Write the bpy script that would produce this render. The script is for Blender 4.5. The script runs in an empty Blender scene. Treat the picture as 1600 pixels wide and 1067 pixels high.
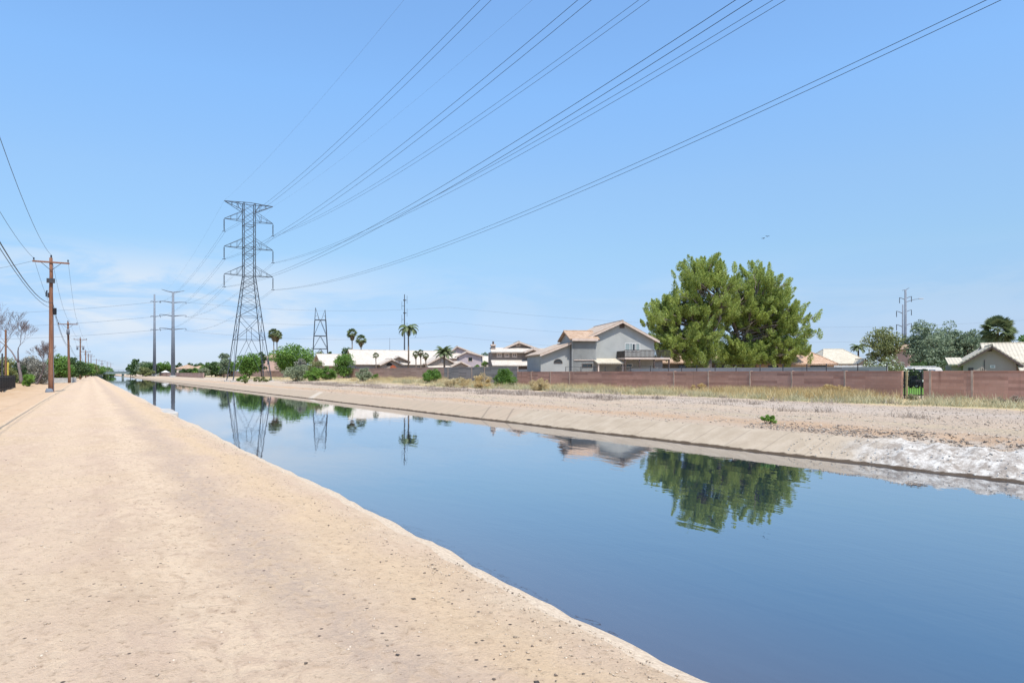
import bpy, math, random
import numpy as np
from mathutils import Vector, Matrix

random.seed(7)
RNG = np.random.default_rng(11)
C = bpy.context.scene.collection
SC = bpy.context.scene
R = math.radians

# ------------------------------------------------------------------ camera, sky, sun, exposure
EYE, F, CX, HY = 1.75, 1067.0, 800.0, 582.0
cam = bpy.data.cameras.new("camera"); camo = bpy.data.objects.new("camera", cam); C.objects.link(camo)
cam.sensor_width = 36; cam.lens = 36 * F / 1600; cam.shift_y = (HY - 533.5) / 1600
cam.clip_start = 0.1; cam.clip_end = 12000
camo.location = (0, 0, EYE); camo.rotation_euler = (R(90), 0, 0)
SC.camera = camo

SUN = Vector((0.20, -0.435, 0.875)).normalized()
sun = bpy.data.lights.new("sun", 'SUN'); sun.energy = 3.0; sun.angle = R(0.5); sun.color = (1, .965, .90)
suno = bpy.data.objects.new("sun", sun); C.objects.link(suno)
suno.rotation_euler = SUN.to_track_quat('Z', 'Y').to_euler()

SC.view_settings.view_transform = 'Standard'; SC.view_settings.look = 'None'
SC.view_settings.gamma = 1; SC.view_settings.exposure = 0.9
SC.cycles.max_bounces = 8
SC.cycles.diffuse_bounces = 3

W = bpy.data.worlds.new("World"); SC.world = W; W.use_nodes = True
wn, wl = W.node_tree.nodes, W.node_tree.links
wn.clear()
sky = wn.new('ShaderNodeTexSky'); sky.sky_type = 'NISHITA'; sky.sun_disc = False
sky.sun_elevation = math.asin(SUN.z); sky.sun_rotation = math.atan2(SUN.x, SUN.y)
sky.air_density = 1.0; sky.dust_density = 0.7; sky.ozone_density = 3.2; sky.altitude = 300
bgn = wn.new('ShaderNodeBackground'); bgn.inputs['Strength'].default_value = 0.15
out = wn.new('ShaderNodeOutputWorld')
hs = wn.new('ShaderNodeHueSaturation'); hs.inputs['Saturation'].default_value = 1.0; hs.inputs['Value'].default_value = 1.0
wl.new(sky.outputs[0], hs.inputs['Color'])
# the air of a dry hot day: the horizon glow of the clear-sky model is held back
tc0 = wn.new('ShaderNodeTexCoord'); sz0 = wn.new('ShaderNodeSeparateXYZ'); wl.new(tc0.outputs['Generated'], sz0.inputs[0])
hz = wn.new('ShaderNodeMapRange'); hz.inputs[2].default_value = .5; wl.new(sz0.outputs['Z'], hz.inputs[0])
rp = wn.new('ShaderNodeValToRGB'); wl.new(hz.outputs[0], rp.inputs[0])
RMP = [(0, (.40, .50, .75)), (.042, (.37, .445, .66)), (.098, (.37, .405, .55)), (.192, (.43, .455, .52)), (.336, (.54, .585, .585)), (.51, (.665, .72, .71)), (.75, (.755, .89, .92)), (1, (.80, .95, 1))]
while len(rp.color_ramp.elements) < len(RMP): rp.color_ramp.elements.new(.5)
for e, (p, c) in zip(rp.color_ramp.elements, RMP): e.position = p; e.color = (*c, 1)
tint = wn.new('ShaderNodeMixRGB'); tint.blend_type = 'MULTIPLY'; tint.inputs[0].default_value = 1
wl.new(hs.outputs[0], tint.inputs[1]); wl.new(rp.outputs[0], tint.inputs[2])
# thin cirrus low in the sky, laid out by compass direction
tc = wn.new('ShaderNodeTexCoord'); sx = wn.new('ShaderNodeSeparateXYZ'); wl.new(tc.outputs['Generated'], sx.inputs[0])
mp = wn.new('ShaderNodeMapping'); mp.inputs['Scale'].default_value = (3.2, 3.2, 14); mp.inputs['Location'].default_value = (1.3, 0.4, 0.2)
wl.new(tc.outputs['Generated'], mp.inputs[0])
nz = wn.new('ShaderNodeTexNoise'); nz.inputs['Scale'].default_value = 1.5; nz.inputs['Detail'].default_value = 7
nz.inputs['Roughness'].default_value = .6; nz.inputs['Distortion'].default_value = .5
wl.new(mp.outputs[0], nz.inputs[0])
def wmap(src, a, b, c, d):
    m = wn.new('ShaderNodeMapRange'); m.interpolation_type = 'SMOOTHSTEP'
    m.inputs[1].default_value = a; m.inputs[2].default_value = b; m.inputs[3].default_value = c; m.inputs[4].default_value = d
    wl.new(src, m.inputs[0]); return m.outputs[0]
def wmul(a, b):
    m = wn.new('ShaderNodeMath'); m.operation = 'MULTIPLY'; wl.new(a, m.inputs[0])
    if isinstance(b, float): m.inputs[1].default_value = b
    else: wl.new(b, m.inputs[1])
    return m.outputs[0]
cm = wmul(wmap(nz.outputs['Fac'], .40, .60, 0, 1), wmap(sx.outputs['Z'], .02, .07, .4, 1))
cm = wmul(cm, wmap(sx.outputs['Z'], .10, .18, 1, 0))
cm = wmul(cm, wmap(sx.outputs['X'], -.48, -.05, 1, .16))
cm = wmul(cm, 0.68)
mix = wn.new('ShaderNodeMixRGB'); mix.inputs[2].default_value = (3.1, 3.2, 3.3, 1)
wl.new(cm, mix.inputs[0]); wl.new(tint.outputs[0], mix.inputs[1]); wl.new(mix.outputs[0], bgn.inputs[0])
wl.new(bgn.outputs[0], out.inputs[0])

# ------------------------------------------------------------------ frames of reference
AX = math.atan2(660, F)                      # the canal runs this far left of the view axis
SA, CA = math.sin(AX), math.cos(AX)
def xy(s, t): return (-SA * s + CA * t, CA * s + SA * t)      # along the canal, across it
def st(x, y): return (-SA * x + CA * y, CA * x + SA * y)
def PX(px, D): return (px - CX) / F * D
def PZ(py, D): return EYE - (py - HY) / F * D
def Dt(px, t): return t / (CA * (px - CX) / F + SA)           # depth at which a sight line meets the line t = const

def hash2(i, j, k=0):
    n = (i * 374761393 + j * 668265263 + k * 1274126177) & 0x7fffffff
    n = ((n ^ (n >> 13)) * 1274126177) & 0x7fffffff
    return ((n ^ (n >> 16)) & 0xffff) / 65535.0
def vnoise(x, y, k=0):
    x = np.asarray(x, float); y = np.asarray(y, float)
    i = np.floor(x).astype(np.int64); j = np.floor(y).astype(np.int64); u = x - i; v = y - j
    u = u * u * (3 - 2 * u); v = v * v * (3 - 2 * v)
    return (hash2(i, j, k) * (1 - u) + hash2(i + 1, j, k) * u) * (1 - v) + (hash2(i, j + 1, k) * (1 - u) + hash2(i + 1, j + 1, k) * u) * v - .5
def fbm(x, y, k=0, o=4):
    r = 0; a = 1; x = np.asarray(x, float); y = np.asarray(y, float)
    for q in range(o): r = r + a * vnoise(x, y, k + q); x = x * 2.03; y = y * 2.03; a *= .5
    return r
def sstep(a, b, x):
    u = np.clip((np.asarray(x, float) - a) / (b - a), 0, 1); return u * u * (3 - 2 * u)

WATER = -0.85
TP = [-4000, -60, -14, -9, -6, -3.4, -2.6, 2.2, 2.6, 2.95, 3.2, 4.4, 6.5, 16.4, 17.2, 18.5, 20.0, 20.7, 24, 28, 36, 46, 4000]
ZP = [-.1, -.1, -.1, -.05, -.12, -.05, -.0, 0, -.02, -.05, -.13, -1.05, -2.1, -2.1, -1.5, -.85, -.30, -.2, -.1, -.03, 0, 0, 0]
def gz(s, t):
    s = np.asarray(s, float); t = np.asarray(t, float)
    z = np.interp(t, TP, ZP)
    z = z + sstep(30, 46, t) * .6 * sstep(72, 96, s) * (1 - .6 * sstep(190, 300, s))
    near = 1 - sstep(60, 300, np.abs(s))
    path = sstep(-3, -2, t) * (1 - sstep(2.4, 3.0, t))
    left = 1 - sstep(-3.2, -2.4, t)
    far = sstep(20, 21.5, t)
    z = z + near * (path * (.035 * fbm(s * .5, t * .9, 3) + .018 * fbm(s * 3, t * 3, 5))
                    + left * (.22 * fbm(s * .25, t * .35, 9) + .03 * fbm(s * 2, t * 2, 12)) * sstep(2.6, 5, -t)
                    + far * (.12 * fbm(s * .25, t * .5, 21) + .05 * fbm(s * 1.5, t * 1.5, 25)))
    rough = (1 - sstep(10, 14, s)) * sstep(18.0, 19.0, t) * (1 - sstep(22, 24, t))
    z = z + rough * (.22 * fbm(s * .9, t * 1.2, 31) + .10 * fbm(s * 3.5, t * 3.5, 35))
    return z
def warp_t(s, t):
    """ragged edges where bank meets water"""
    l = np.exp(-((t - 3.1) / .7) ** 2); r = np.exp(-((t - 19.0) / 1.6) ** 2)
    t = t + l * (.15 * fbm(s * .22, 0 * s + 2.2, 41, 3) + .07 * fbm(s * 2.2, 0 * s, 44))
    return t + r * (.16 * fbm(s * .2, 0 * s + 9, 47, 3) * 1 + .25 * (1 - sstep(10, 13, s)) * fbm(s * .7, 0 * s, 49))
def gxy(x, y):
    s, t = st(x, y); return float(gz(s, t))

# ------------------------------------------------------------------ object helpers
def tag(o, label=None, cat=None, group=None, kind=None):
    if label: o['label'] = label
    if cat: o['category'] = cat
    if group: o['group'] = group
    if kind: o['kind'] = kind
    return o
def thing(name, label, cat, loc=(0, 0, 0), rz=0, group=None):
    o = bpy.data.objects.new(name, None); C.objects.link(o); o.location = loc; o.rotation_euler = (0, 0, rz)
    o.empty_display_size = .3
    return tag(o, label, cat, group)
def copy_tree(o, parent=None):
    c = o.copy(); C.objects.link(c)
    if parent: c.parent = parent
    for ch in list(o.children): copy_tree(ch, c)
    return c

class MB:
    def __init__(s): s.v = []; s.f = []; s.m = []; s.mi = 0
    def add(s, vs, fs):
        b = len(s.v); s.v.extend([tuple(p) for p in vs])
        for f in fs: s.f.append(tuple(i + b for i in f)); s.m.append(s.mi)
        return s
    def box(s, x0, x1, y0, y1, z0, z1):
        return s.add([(x0, y0, z0), (x1, y0, z0), (x1, y1, z0), (x0, y1, z0), (x0, y0, z1), (x1, y0, z1), (x1, y1, z1), (x0, y1, z1)],
                     [(0, 3, 2, 1), (4, 5, 6, 7), (0, 1, 5, 4), (1, 2, 6, 5), (2, 3, 7, 6), (3, 0, 4, 7)])
    def prism(s, poly, y0, y1):
        """outline in x,z swept along y"""
        n = len(poly)
        return s.add([(x, y0, z) for x, z in poly] + [(x, y1, z) for x, z in poly],
                     [tuple(range(n)), tuple(range(2 * n - 1, n - 1, -1))] + [(i, i + n, (i + 1) % n + n, (i + 1) % n) for i in range(n)])
    def slab(s, pts, th):
        """a polygon given a thickness along its normal"""
        p = [Vector(q) for q in pts]; n = (p[1] - p[0]).cross(p[2] - p[0]).normalized() * th; k = len(p)
        if n.z < 0: n = -n; p.reverse()
        return s.add([tuple(q) for q in p] + [tuple(q - n) for q in p],
                     [tuple(range(k)), tuple(range(2 * k - 1, k - 1, -1))] + [(i, i + k, (i + 1) % k + k, (i + 1) % k) for i in range(k)])
    def tube(s, pts, rad, n=6, cap=True):
        pts = [Vector(p) for p in pts]
        if not hasattr(rad, '__len__'): rad = [rad] * len(pts)
        b = []; ref = None
        for i, p in enumerate(pts):
            d = (pts[min(i + 1, len(pts) - 1)] - pts[max(i - 1, 0)])
            d = d.normalized() if d.length > 1e-9 else Vector((0, 0, 1))
            if ref is None: ref = Vector((0, 0, 1)).cross(d) if abs(d.z) < .95 else Vector((1, 0, 0)).cross(d)
            u = (ref - d * ref.dot(d)).normalized(); w = d.cross(u); ref = u
            for k in range(n):
                a = 2 * math.pi * k / n; b.append(p + (u * math.cos(a) + w * math.sin(a)) * rad[i])
        fs = []
        for i in range(len(pts) - 1):
            for k in range(n):
                k2 = (k + 1) % n; fs.append((i * n + k, i * n + k2, (i + 1) * n + k2, (i + 1) * n + k))
        if cap: fs.append(tuple(range(n - 1, -1, -1))); fs.append(tuple(range((len(pts) - 1) * n, len(pts) * n)))
        return s.add(b, fs)
    def bar(s, a, b, w, n=4): return s.tube([a, b], w, n)
    def lathe(s, prof, n=16, c=(0, 0, 0)):
        vs = []; fs = []
        for r, z in prof:
            for k in range(n):
                a = 2 * math.pi * k / n; vs.append((c[0] + r * math.cos(a), c[1] + r * math.sin(a), c[2] + z))
        for i in range(len(prof) - 1):
            for k in range(n):
                k2 = (k + 1) % n; fs.append((i * n + k, i * n + k2, (i + 1) * n + k2, (i + 1) * n + k))
        fs.append(tuple(range(n - 1, -1, -1))); fs.append(tuple(range((len(prof) - 1) * n, len(prof) * n)))
        return s.add(vs, fs)
    def build(s, name, mats, parent=None, smooth=False, bevel=0):
        me = bpy.data.meshes.new(name); me.from_pydata(s.v, [], s.f)
        for m in (mats if isinstance(mats, (list, tuple)) else [mats]): me.materials.append(m)
        me.polygons.foreach_set('material_index', s.m)
        if smooth: me.polygons.foreach_set('use_smooth', [len(f) == 4 for f in s.f])
        me.update()
        o = bpy.data.objects.new(name, me); C.objects.link(o)
        if parent: o.parent = parent
        if bevel:
            b = o.modifiers.new('bevel', 'BEVEL'); b.width = bevel; b.segments = 2; b.limit_method = 'ANGLE'
        return o

def fast_mesh(name, V, Fc, mat, parent=None, smooth=False, uv=None):
    """V (n,3), Fc (m,k) arrays"""
    me = bpy.data.meshes.new(name); k = Fc.shape[1]; m = len(Fc)
    me.vertices.add(len(V)); me.vertices.foreach_set('co', np.ascontiguousarray(V, np.float32).ravel())
    me.loops.add(m * k); me.loops.foreach_set('vertex_index', np.ascontiguousarray(Fc, np.int32).ravel())
    me.polygons.add(m); me.polygons.foreach_set('loop_start', np.arange(0, m * k, k, dtype=np.int32))
    me.polygons.foreach_set('loop_total', np.full(m, k, np.int32))
    if smooth: me.polygons.foreach_set('use_smooth', np.ones(m, bool))
    me.materials.append(mat)
    if uv is not None:
        ul = me.uv_layers.new(name='st'); ul.data.foreach_set('uv', np.ascontiguousarray(uv[Fc.ravel()], np.float32).ravel())
    me.update(calc_edges=True)
    o = bpy.data.objects.new(name, me); C.objects.link(o)
    if parent: o.parent = parent
    return o

# ------------------------------------------------------------------ materials
def lin(r, g, b):
    f = lambda c: (c / 255 / 12.92) if c / 255 <= .04045 else ((c / 255 + .055) / 1.055) ** 2.4
    return (f(r), f(g), f(b))
class NT:
    def __init__(s, name):
        s.mat = bpy.data.materials.new(name); s.mat.use_nodes = True
        s.t = s.mat.node_tree; s.n = s.t.nodes; s.l = s.t.links; s.n.clear()
        s.out = s.n.new('ShaderNodeOutputMaterial')
    def new(s, k, **kw):
        q = s.n.new('ShaderNode' + k)
        for a, b in kw.items(): setattr(q, a, b)
        return q
    def set(s, sock, v):
        if hasattr(v, 'is_linked') or isinstance(v, bpy.types.NodeSocket): s.l.new(v, sock)
        elif isinstance(v, tuple) and len(v) == 3 and sock.type == 'RGBA': sock.default_value = (*v, 1)
        else: sock.default_value = v
    def math(s, op, a, b=0.0):
        q = s.new('Math', operation=op); s.set(q.inputs[0], a); s.set(q.inputs[1], b); return q.outputs[0]
    def mix(s, f, a, b, mode='MIX'):
        q = s.new('MixRGB', blend_type=mode); s.set(q.inputs[0], f); s.set(q.inputs[1], a); s.set(q.inputs[2], b); return q.outputs[0]
    def map(s, v, a, b, c=0.0, d=1.0):
        q = s.new('MapRange', interpolation_type='SMOOTHSTEP'); s.set(q.inputs[0], v)
        for i, w in enumerate((a, b, c, d)): q.inputs[i + 1].default_value = w
        return q.outputs[0]
    def coord(s, which='Object'): return s.new('TexCoord').outputs[which]
    def noise(s, vec, scale, detail=4, rough=.55, dist=0):
        q = s.new('TexNoise'); s.l.new(vec, q.inputs['Vector']); q.inputs['Scale'].default_value = scale
        q.inputs['Detail'].default_value = detail; q.inputs['Roughness'].default_value = rough; q.inputs['Distortion'].default_value = dist
        return q.outputs['Fac']
    def vor(s, vec, scale, out='Distance', feature='F1'):
        q = s.new('TexVoronoi', feature=feature); s.l.new(vec, q.inputs['Vector']); q.inputs['Scale'].default_value = scale; return q.outputs[out]
    def scale(s, vec, xyz):
        q = s.new('Mapping'); s.l.new(vec, q.inputs[0]); q.inputs['Scale'].default_value = xyz; return q.outputs[0]
    def bump(s, h, strength, dist=.05):
        q = s.new('Bump'); s.l.new(h, q.inputs['Height']); q.inputs['Strength'].default_value = strength; q.inputs['Distance'].default_value = dist
        return q.outputs[0]
    def bsdf(s, col, rough=.85, metal=0.0, normal=None, spec=.3):
        q = s.new('BsdfPrincipled'); s.set(q.inputs['Base Color'], col); s.set(q.inputs['Roughness'], rough)
        q.inputs['Metallic'].default_value = metal; q.inputs['Specular IOR Level'].default_value = spec
        if normal is not None: s.l.new(normal, q.inputs['Normal'])
        s.l.new(q.outputs[0], s.out.inputs[0]); return q

def plain(name, c, rough=.8, var=.18, sc=3.0, bump=.0, bsc=30, metal=0.0, spec=.3, c2=None):
    n = NT(name); co = n.coord()
    c2 = c2 or tuple(min(1, x * (1 + var)) for x in c); c1 = tuple(x * (1 - var) for x in c)
    a = n.mix(n.map(n.noise(co, sc, 5, .6), .3, .7), c1, c2)
    nb = n.bump(n.noise(co, bsc, 4), bump, .02) if bump else None
    n.bsdf(a, rough, metal, nb, spec); return n.mat
def leaf_mat(name, dark, light, transl=.28, sc=.6):
    n = NT(name); g = n.new('NewGeometry'); co = n.coord()
    f = n.math('ADD', n.math('MULTIPLY', g.outputs['Random Per Island'], .6), n.math('MULTIPLY', n.map(n.noise(co, sc, 3), .3, .7), .4))
    col = n.mix(f, dark, light)
    d = n.new('BsdfDiffuse'); n.l.new(col, d.inputs[0]); tr = n.new('BsdfTranslucent'); n.l.new(n.mix(.5, col, light), tr.inputs[0])
    gl = n.new('BsdfGlossy'); gl.inputs['Roughness'].default_value = .5; gl.inputs[0].default_value = (.6, .6, .6, 1)
    m1 = n.new('MixShader'); m1.inputs[0].default_value = transl; n.l.new(d.outputs[0], m1.inputs[1]); n.l.new(tr.outputs[0], m1.inputs[2])
    m2 = n.new('MixShader'); m2.inputs[0].default_value = .04; n.l.new(m1.outputs[0], m2.inputs[1]); n.l.new(gl.outputs[0], m2.inputs[2])
    n.l.new(m2.outputs[0], n.out.inputs[0]); return n.mat

def path_mat():
    n = NT('dirt path'); uv = n.coord('UV'); sp = n.new('SeparateXYZ'); n.l.new(uv, sp.inputs[0]); s_, t_ = sp.outputs[0], sp.outputs[1]
    big = n.noise(uv, .35, 5, .6, .4); med = n.noise(uv, 2.2, 7, .7); fine = n.noise(uv, 13, 7, .75); grain = n.noise(uv, 55, 4, .7)
    strk = n.noise(n.scale(uv, (.8, 2.6, 1)), 1.6, 7, .72, .3); plate = n.noise(n.scale(uv, (1.0, 1.5, 1)), 4.5, 6, .72, .6)
    tan = (.532, .385, .255); pale = (.613, .456, .31); pink = (.53, .382, .27); ora = (.578, .41, .25); grey = (.43, .318, .235)
    c = n.mix(n.map(big, .35, .65), tan, pink)
    c = n.mix(n.math('MULTIPLY', n.map(strk, .46, .68), .7), c, pale)
    tw = n.math('ADD', t_, n.math('MULTIPLY', n.math('SUBTRACT', n.noise(n.scale(uv, (.5, .5, 1)), 1, 5), .5), 1.6))
    def band(c0, w): return n.map(n.math('ABSOLUTE', n.math('SUBTRACT', tw, c0)), 0, w, 1, 0)
    c = n.mix(n.math('MULTIPLY', band(1.45, .6), n.map(plate, .40, .58, .15, .85)), c, grey)
    c = n.mix(n.math('MULTIPLY', band(.75, .5), n.map(plate, .42, .56, 0, .9)), c, pale)
    c = n.mix(n.math('MULTIPLY', band(-.5, .7), .4), c, pale)
    for tr in (-1.35, .15): c = n.mix(n.math('MULTIPLY', band(tr, .2), n.map(strk, .35, .6, .35, .0)), c, (.47, .33, .23))
    c = n.mix(n.math('MULTIPLY', band(2.3, .5), n.map(big, .3, .7, .35, .85)), c, ora)
    c = n.mix(n.math('MULTIPLY', n.map(tw, -1.5, -2.6), .5), c, ora)
    c = n.mix(n.map(tw, 2.75, 3.2, 0, .5), c, (.60, .47, .335))
    c = n.mix(n.map(plate, .47, .34, 0, .45), c, (.39, .27, .175))
    c = n.mix(n.map(med, .58, .75, 0, .4), c, (.66, .51, .36))
    c = n.mix(n.map(fine, .56, .74, 0, .5), c, (.68, .53, .375))
    c = n.mix(n.map(fine, .47, .28, 0, .9), c, (.24, .16, .10))
    c = n.mix(n.map(grain, .45, .25, 0, .35), c, (.22, .16, .11))
    v1 = n.vor(uv, 17, 'Color'); vd = n.vor(uv, 17)
    sep = n.new('SeparateXYZ'); n.l.new(v1, sep.inputs[0])
    c = n.mix(n.math('MULTIPLY', n.map(vd, .3, .15), n.map(sep.outputs[0], .95, .97)), c, (.10, .075, .06))
    h = n.math('ADD', n.math('MULTIPLY', n.math('ADD', med, plate), .8), n.math('ADD', n.math('MULTIPLY', fine, .7), n.math('MULTIPLY', grain, .35)))
    n.bsdf(c, .95, 0, n.bump(h, .85, .045), .1); return n.mat
def dirt_mat():
    n = NT('bare dirt'); uv = n.coord('UV'); sp = n.new('SeparateXYZ'); n.l.new(uv, sp.inputs[0])
    big = n.noise(uv, .25, 5, .6, .5); med = n.noise(n.scale(uv, (.5, 2.0, 1)), 1.1, 6, .65); fine = n.noise(uv, 9, 6, .7)
    c = n.mix(n.map(big, .3, .7), (.40, .25, .135), (.46, .32, .195))
    c = n.mix(n.map(med, .5, .75, 0, .7), c, (.50, .375, .245)); c = n.mix(n.map(med, .42, .25, 0, .7), c, (.25, .155, .09))
    c = n.mix(n.map(fine, .4, .22, 0, .6), c, (.2, .14, .09))
    t_ = sp.outputs[1]
    c = n.mix(n.math('MULTIPLY', n.map(n.math('ADD', t_, n.math('MULTIPLY', n.math('SUBTRACT', big, .5), 4.0)), -7.5, -2.8), n.map(med, .3, .6, .6, 1)), c, (.50, .345, .22))
    c = n.mix(n.map(t_, -12, -40, 0, .8), c, (.16, .145, .075))
    c = n.mix(n.map(t_, 46, 50, 0, .7), c, (.35, .28, .2))
    straw = n.math('MULTIPLY', n.map(t_, 33, 38), n.map(t_, 48, 46))
    c = n.mix(n.math('MULTIPLY', straw, n.map(big, .3, .6, .5, .9)), c, (.42, .34, .18))
    n.bsdf(c, .95, 0, n.bump(n.math('ADD', med, n.math('MULTIPLY', fine, .6)), .8, .06), .1); return n.mat
def bank_mat():
    n = NT('gravel bank'); uv = n.coord('UV'); sp = n.new('SeparateXYZ'); n.l.new(uv, sp.inputs[0]); s_, t_ = sp.outputs[0], sp.outputs[1]
    big = n.noise(n.scale(uv, (.5, 1.4, 1)), .3, 5, .6, .4); med = n.noise(uv, 1.4, 6, .7); fine = n.noise(uv, 7, 6, .75)
    tw = n.math('ADD', t_, n.math('MULTIPLY', n.math('SUBTRACT', big, .5), 4.0))
    c = n.mix(n.map(big, .35, .65), (.47, .355, .255), (.44, .34, .255))
    def band(c0, w): return n.map(n.math('ABSOLUTE', n.math('SUBTRACT', tw, c0)), 0, w, 1, 0)
    c = n.mix(n.math('MULTIPLY', band(21.8, 1.6), .65), c, (.46, .29, .17))
    c = n.mix(n.math('MULTIPLY', band(24.6, 1.1), .8), c, (.50, .39, .265))
    c = n.mix(n.math('MULTIPLY', band(27.4, 1.0), .6), c, (.49, .38, .28))
    c = n.mix(n.math('MULTIPLY', band(31.5, 3.5), .75), c, (.46, .375, .305))
    c = n.mix(n.map(fine, .42, .25, 0, .75), c, (.21, .165, .13)); c = n.mix(n.map(fine, .58, .75, 0, .6), c, (.54, .46, .37))
    # white crust of dried mineral near the water at the near end
    crust = n.math('MULTIPLY', n.map(s_, 13, 9.5), n.map(tw, 22.4, 20.6))
    c = n.mix(n.math('MULTIPLY', crust, n.map(med, .42, .62, .0, .75)), c, (.50, .465, .41))
    n.bsdf(c, .95, 0, n.bump(n.math('ADD', med, fine), 1.0, .09), .1); return n.mat
def lining_mat():
    n = NT('canal concrete'); uv = n.coord('UV'); sp = n.new('SeparateXYZ'); n.l.new(uv, sp.inputs[0]); s_, t_ = sp.outputs[0], sp.outputs[1]
    geo = n.new('NewGeometry'); pz = n.new('SeparateXYZ'); n.l.new(geo.outputs['Position'], pz.inputs[0]); z_ = pz.outputs[2]
    med = n.noise(uv, 1.2, 6, .65); fine = n.noise(uv, 9, 6, .7); drip = n.noise(n.scale(uv, (2.2, .25, 1)), 1.0, 4, .6)
    c = n.mix(n.map(med, .3, .7), (.345, .27, .19), (.42, .335, .245))
    c = n.mix(n.map(drip, .5, .75, 0, .45), c, (.46, .38, .29))
    old = n.map(s_, 30.5, 31.5)
    c = n.mix(n.math('MULTIPLY', old, n.map(med, .35, .6, .1, .7)), c, (.38, .28, .195))
    jt = n.math('FRACT', n.math('DIVIDE', s_, 1.55)); jl = n.map(n.math('ABSOLUTE', n.math('SUBTRACT', jt, .5)), .03, .008)
    c = n.mix(n.math('MULTIPLY', jl, .4), c, (.20, .16, .12))
    c = n.mix(n.map(fine, .4, .25, 0, .5), c, (.24, .19, .14))
    dg = n.math('ADD', s_, n.math('MULTIPLY', n.math('SUBTRACT', t_, 18.5), -1.1))
    for sj in (30.6, 33.2): c = n.mix(n.map(n.math('ABSOLUTE', n.math('SUBTRACT', dg, sj)), .13, .04, 0, .5), c, (.15, .115, .085))
    c = n.mix(n.map(n.math('ABSOLUTE', n.math('SUBTRACT', dg, 68.0)), 1.0, .6, 0, .6), c, (.52, .45, .36))
    crust = n.math('MULTIPLY', n.map(n.math('ADD', s_, n.math('MULTIPLY', med, 3.0)), 14.5, 12), n.map(t_, 17, 18))
    wh = n.mix(n.map(n.noise(uv, 2.6, 8, .8), .40, .62), (.27, .225, .185), (.58, .535, .475))
    wh = n.mix(n.map(fine, .50, .32, 0, .6), wh, (.2, .165, .135))
    c = n.mix(crust, c, wh)
    wz = n.math('ADD', z_, n.math('MULTIPLY', n.math('SUBTRACT', n.noise(uv, 2.5, 5), .5), .10))
    c = n.mix(n.map(wz, WATER + .075, WATER + .04, 0, .93), c, (.055, .035, .02))
    left = n.map(t_, 8, 6); gr = n.noise(uv, 22, 6, .75)
    lc = n.mix(n.map(gr, .3, .7), (.40, .30, .21), (.64, .51, .37)); lc = n.mix(n.map(n.noise(uv, 40, 3, .7), .40, .26, 0, .7), lc, (.2, .15, .11))
    c = n.mix(n.math('MULTIPLY', left, n.map(wz, WATER + .1, WATER + .25)), c, lc)
    n.bsdf(c, .92, 0, n.bump(n.math('ADD', med, n.math('MULTIPLY', fine, .8)), .55, .05), .15); return n.mat
def water_mat():
    n = NT('canal water'); uv = n.coord('UV'); sp = n.new('SeparateXYZ'); n.l.new(uv, sp.inputs[0]); t_ = sp.outputs[1]
    w1 = n.noise(n.scale(uv, (.8, 2.0, 1)), .9, 3, .5, .3); w2 = n.noise(n.scale(uv, (1.1, 1.8, 1)), 4.5, 3, .5); w3 = n.noise(uv, .12, 3, .5)
    h = n.math('ADD', w1, n.math('MULTIPLY', n.math('MULTIPLY', w2, .22), n.map(w3, .4, .62)))
    c = n.mix(n.map(n.math('ADD', t_, n.math('MULTIPLY', n.math('SUBTRACT', w3, .5), 1.0)), 3.4, 7.5), (.062, .043, .036), (.006, .023, .042))
    nb = n.bump(h, .06, .06)
    d = n.new('BsdfDiffuse'); n.set(d.inputs[0], c); n.l.new(nb, d.inputs['Normal'])
    g = n.new('BsdfGlossy'); g.inputs['Roughness'].default_value = .012; g.inputs[0].default_value = (1, 1, 1, 1); n.l.new(nb, g.inputs['Normal'])
    lw = n.new('LayerWeight'); lw.inputs[0].default_value = .5; n.l.new(nb, lw.inputs['Normal'])
    mr = n.new('MapRange'); n.l.new(lw.outputs['Facing'], mr.inputs[0])
    for i, v in enumerate((0, 1, 0, 1)): mr.inputs[i + 1].default_value = v
    fr = n.math('MULTIPLY_ADD', n.math('POWER', mr.outputs[0], 2.3), .94); fr.node.inputs[2].default_value = .03
    m = n.new('MixShader'); n.l.new(fr, m.inputs[0]); n.l.new(d.outputs[0], m.inputs[1]); n.l.new(g.outputs[0], m.inputs[2]); n.l.new(m.outputs[0], n.out.inputs[0])
    return n.mat
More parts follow.
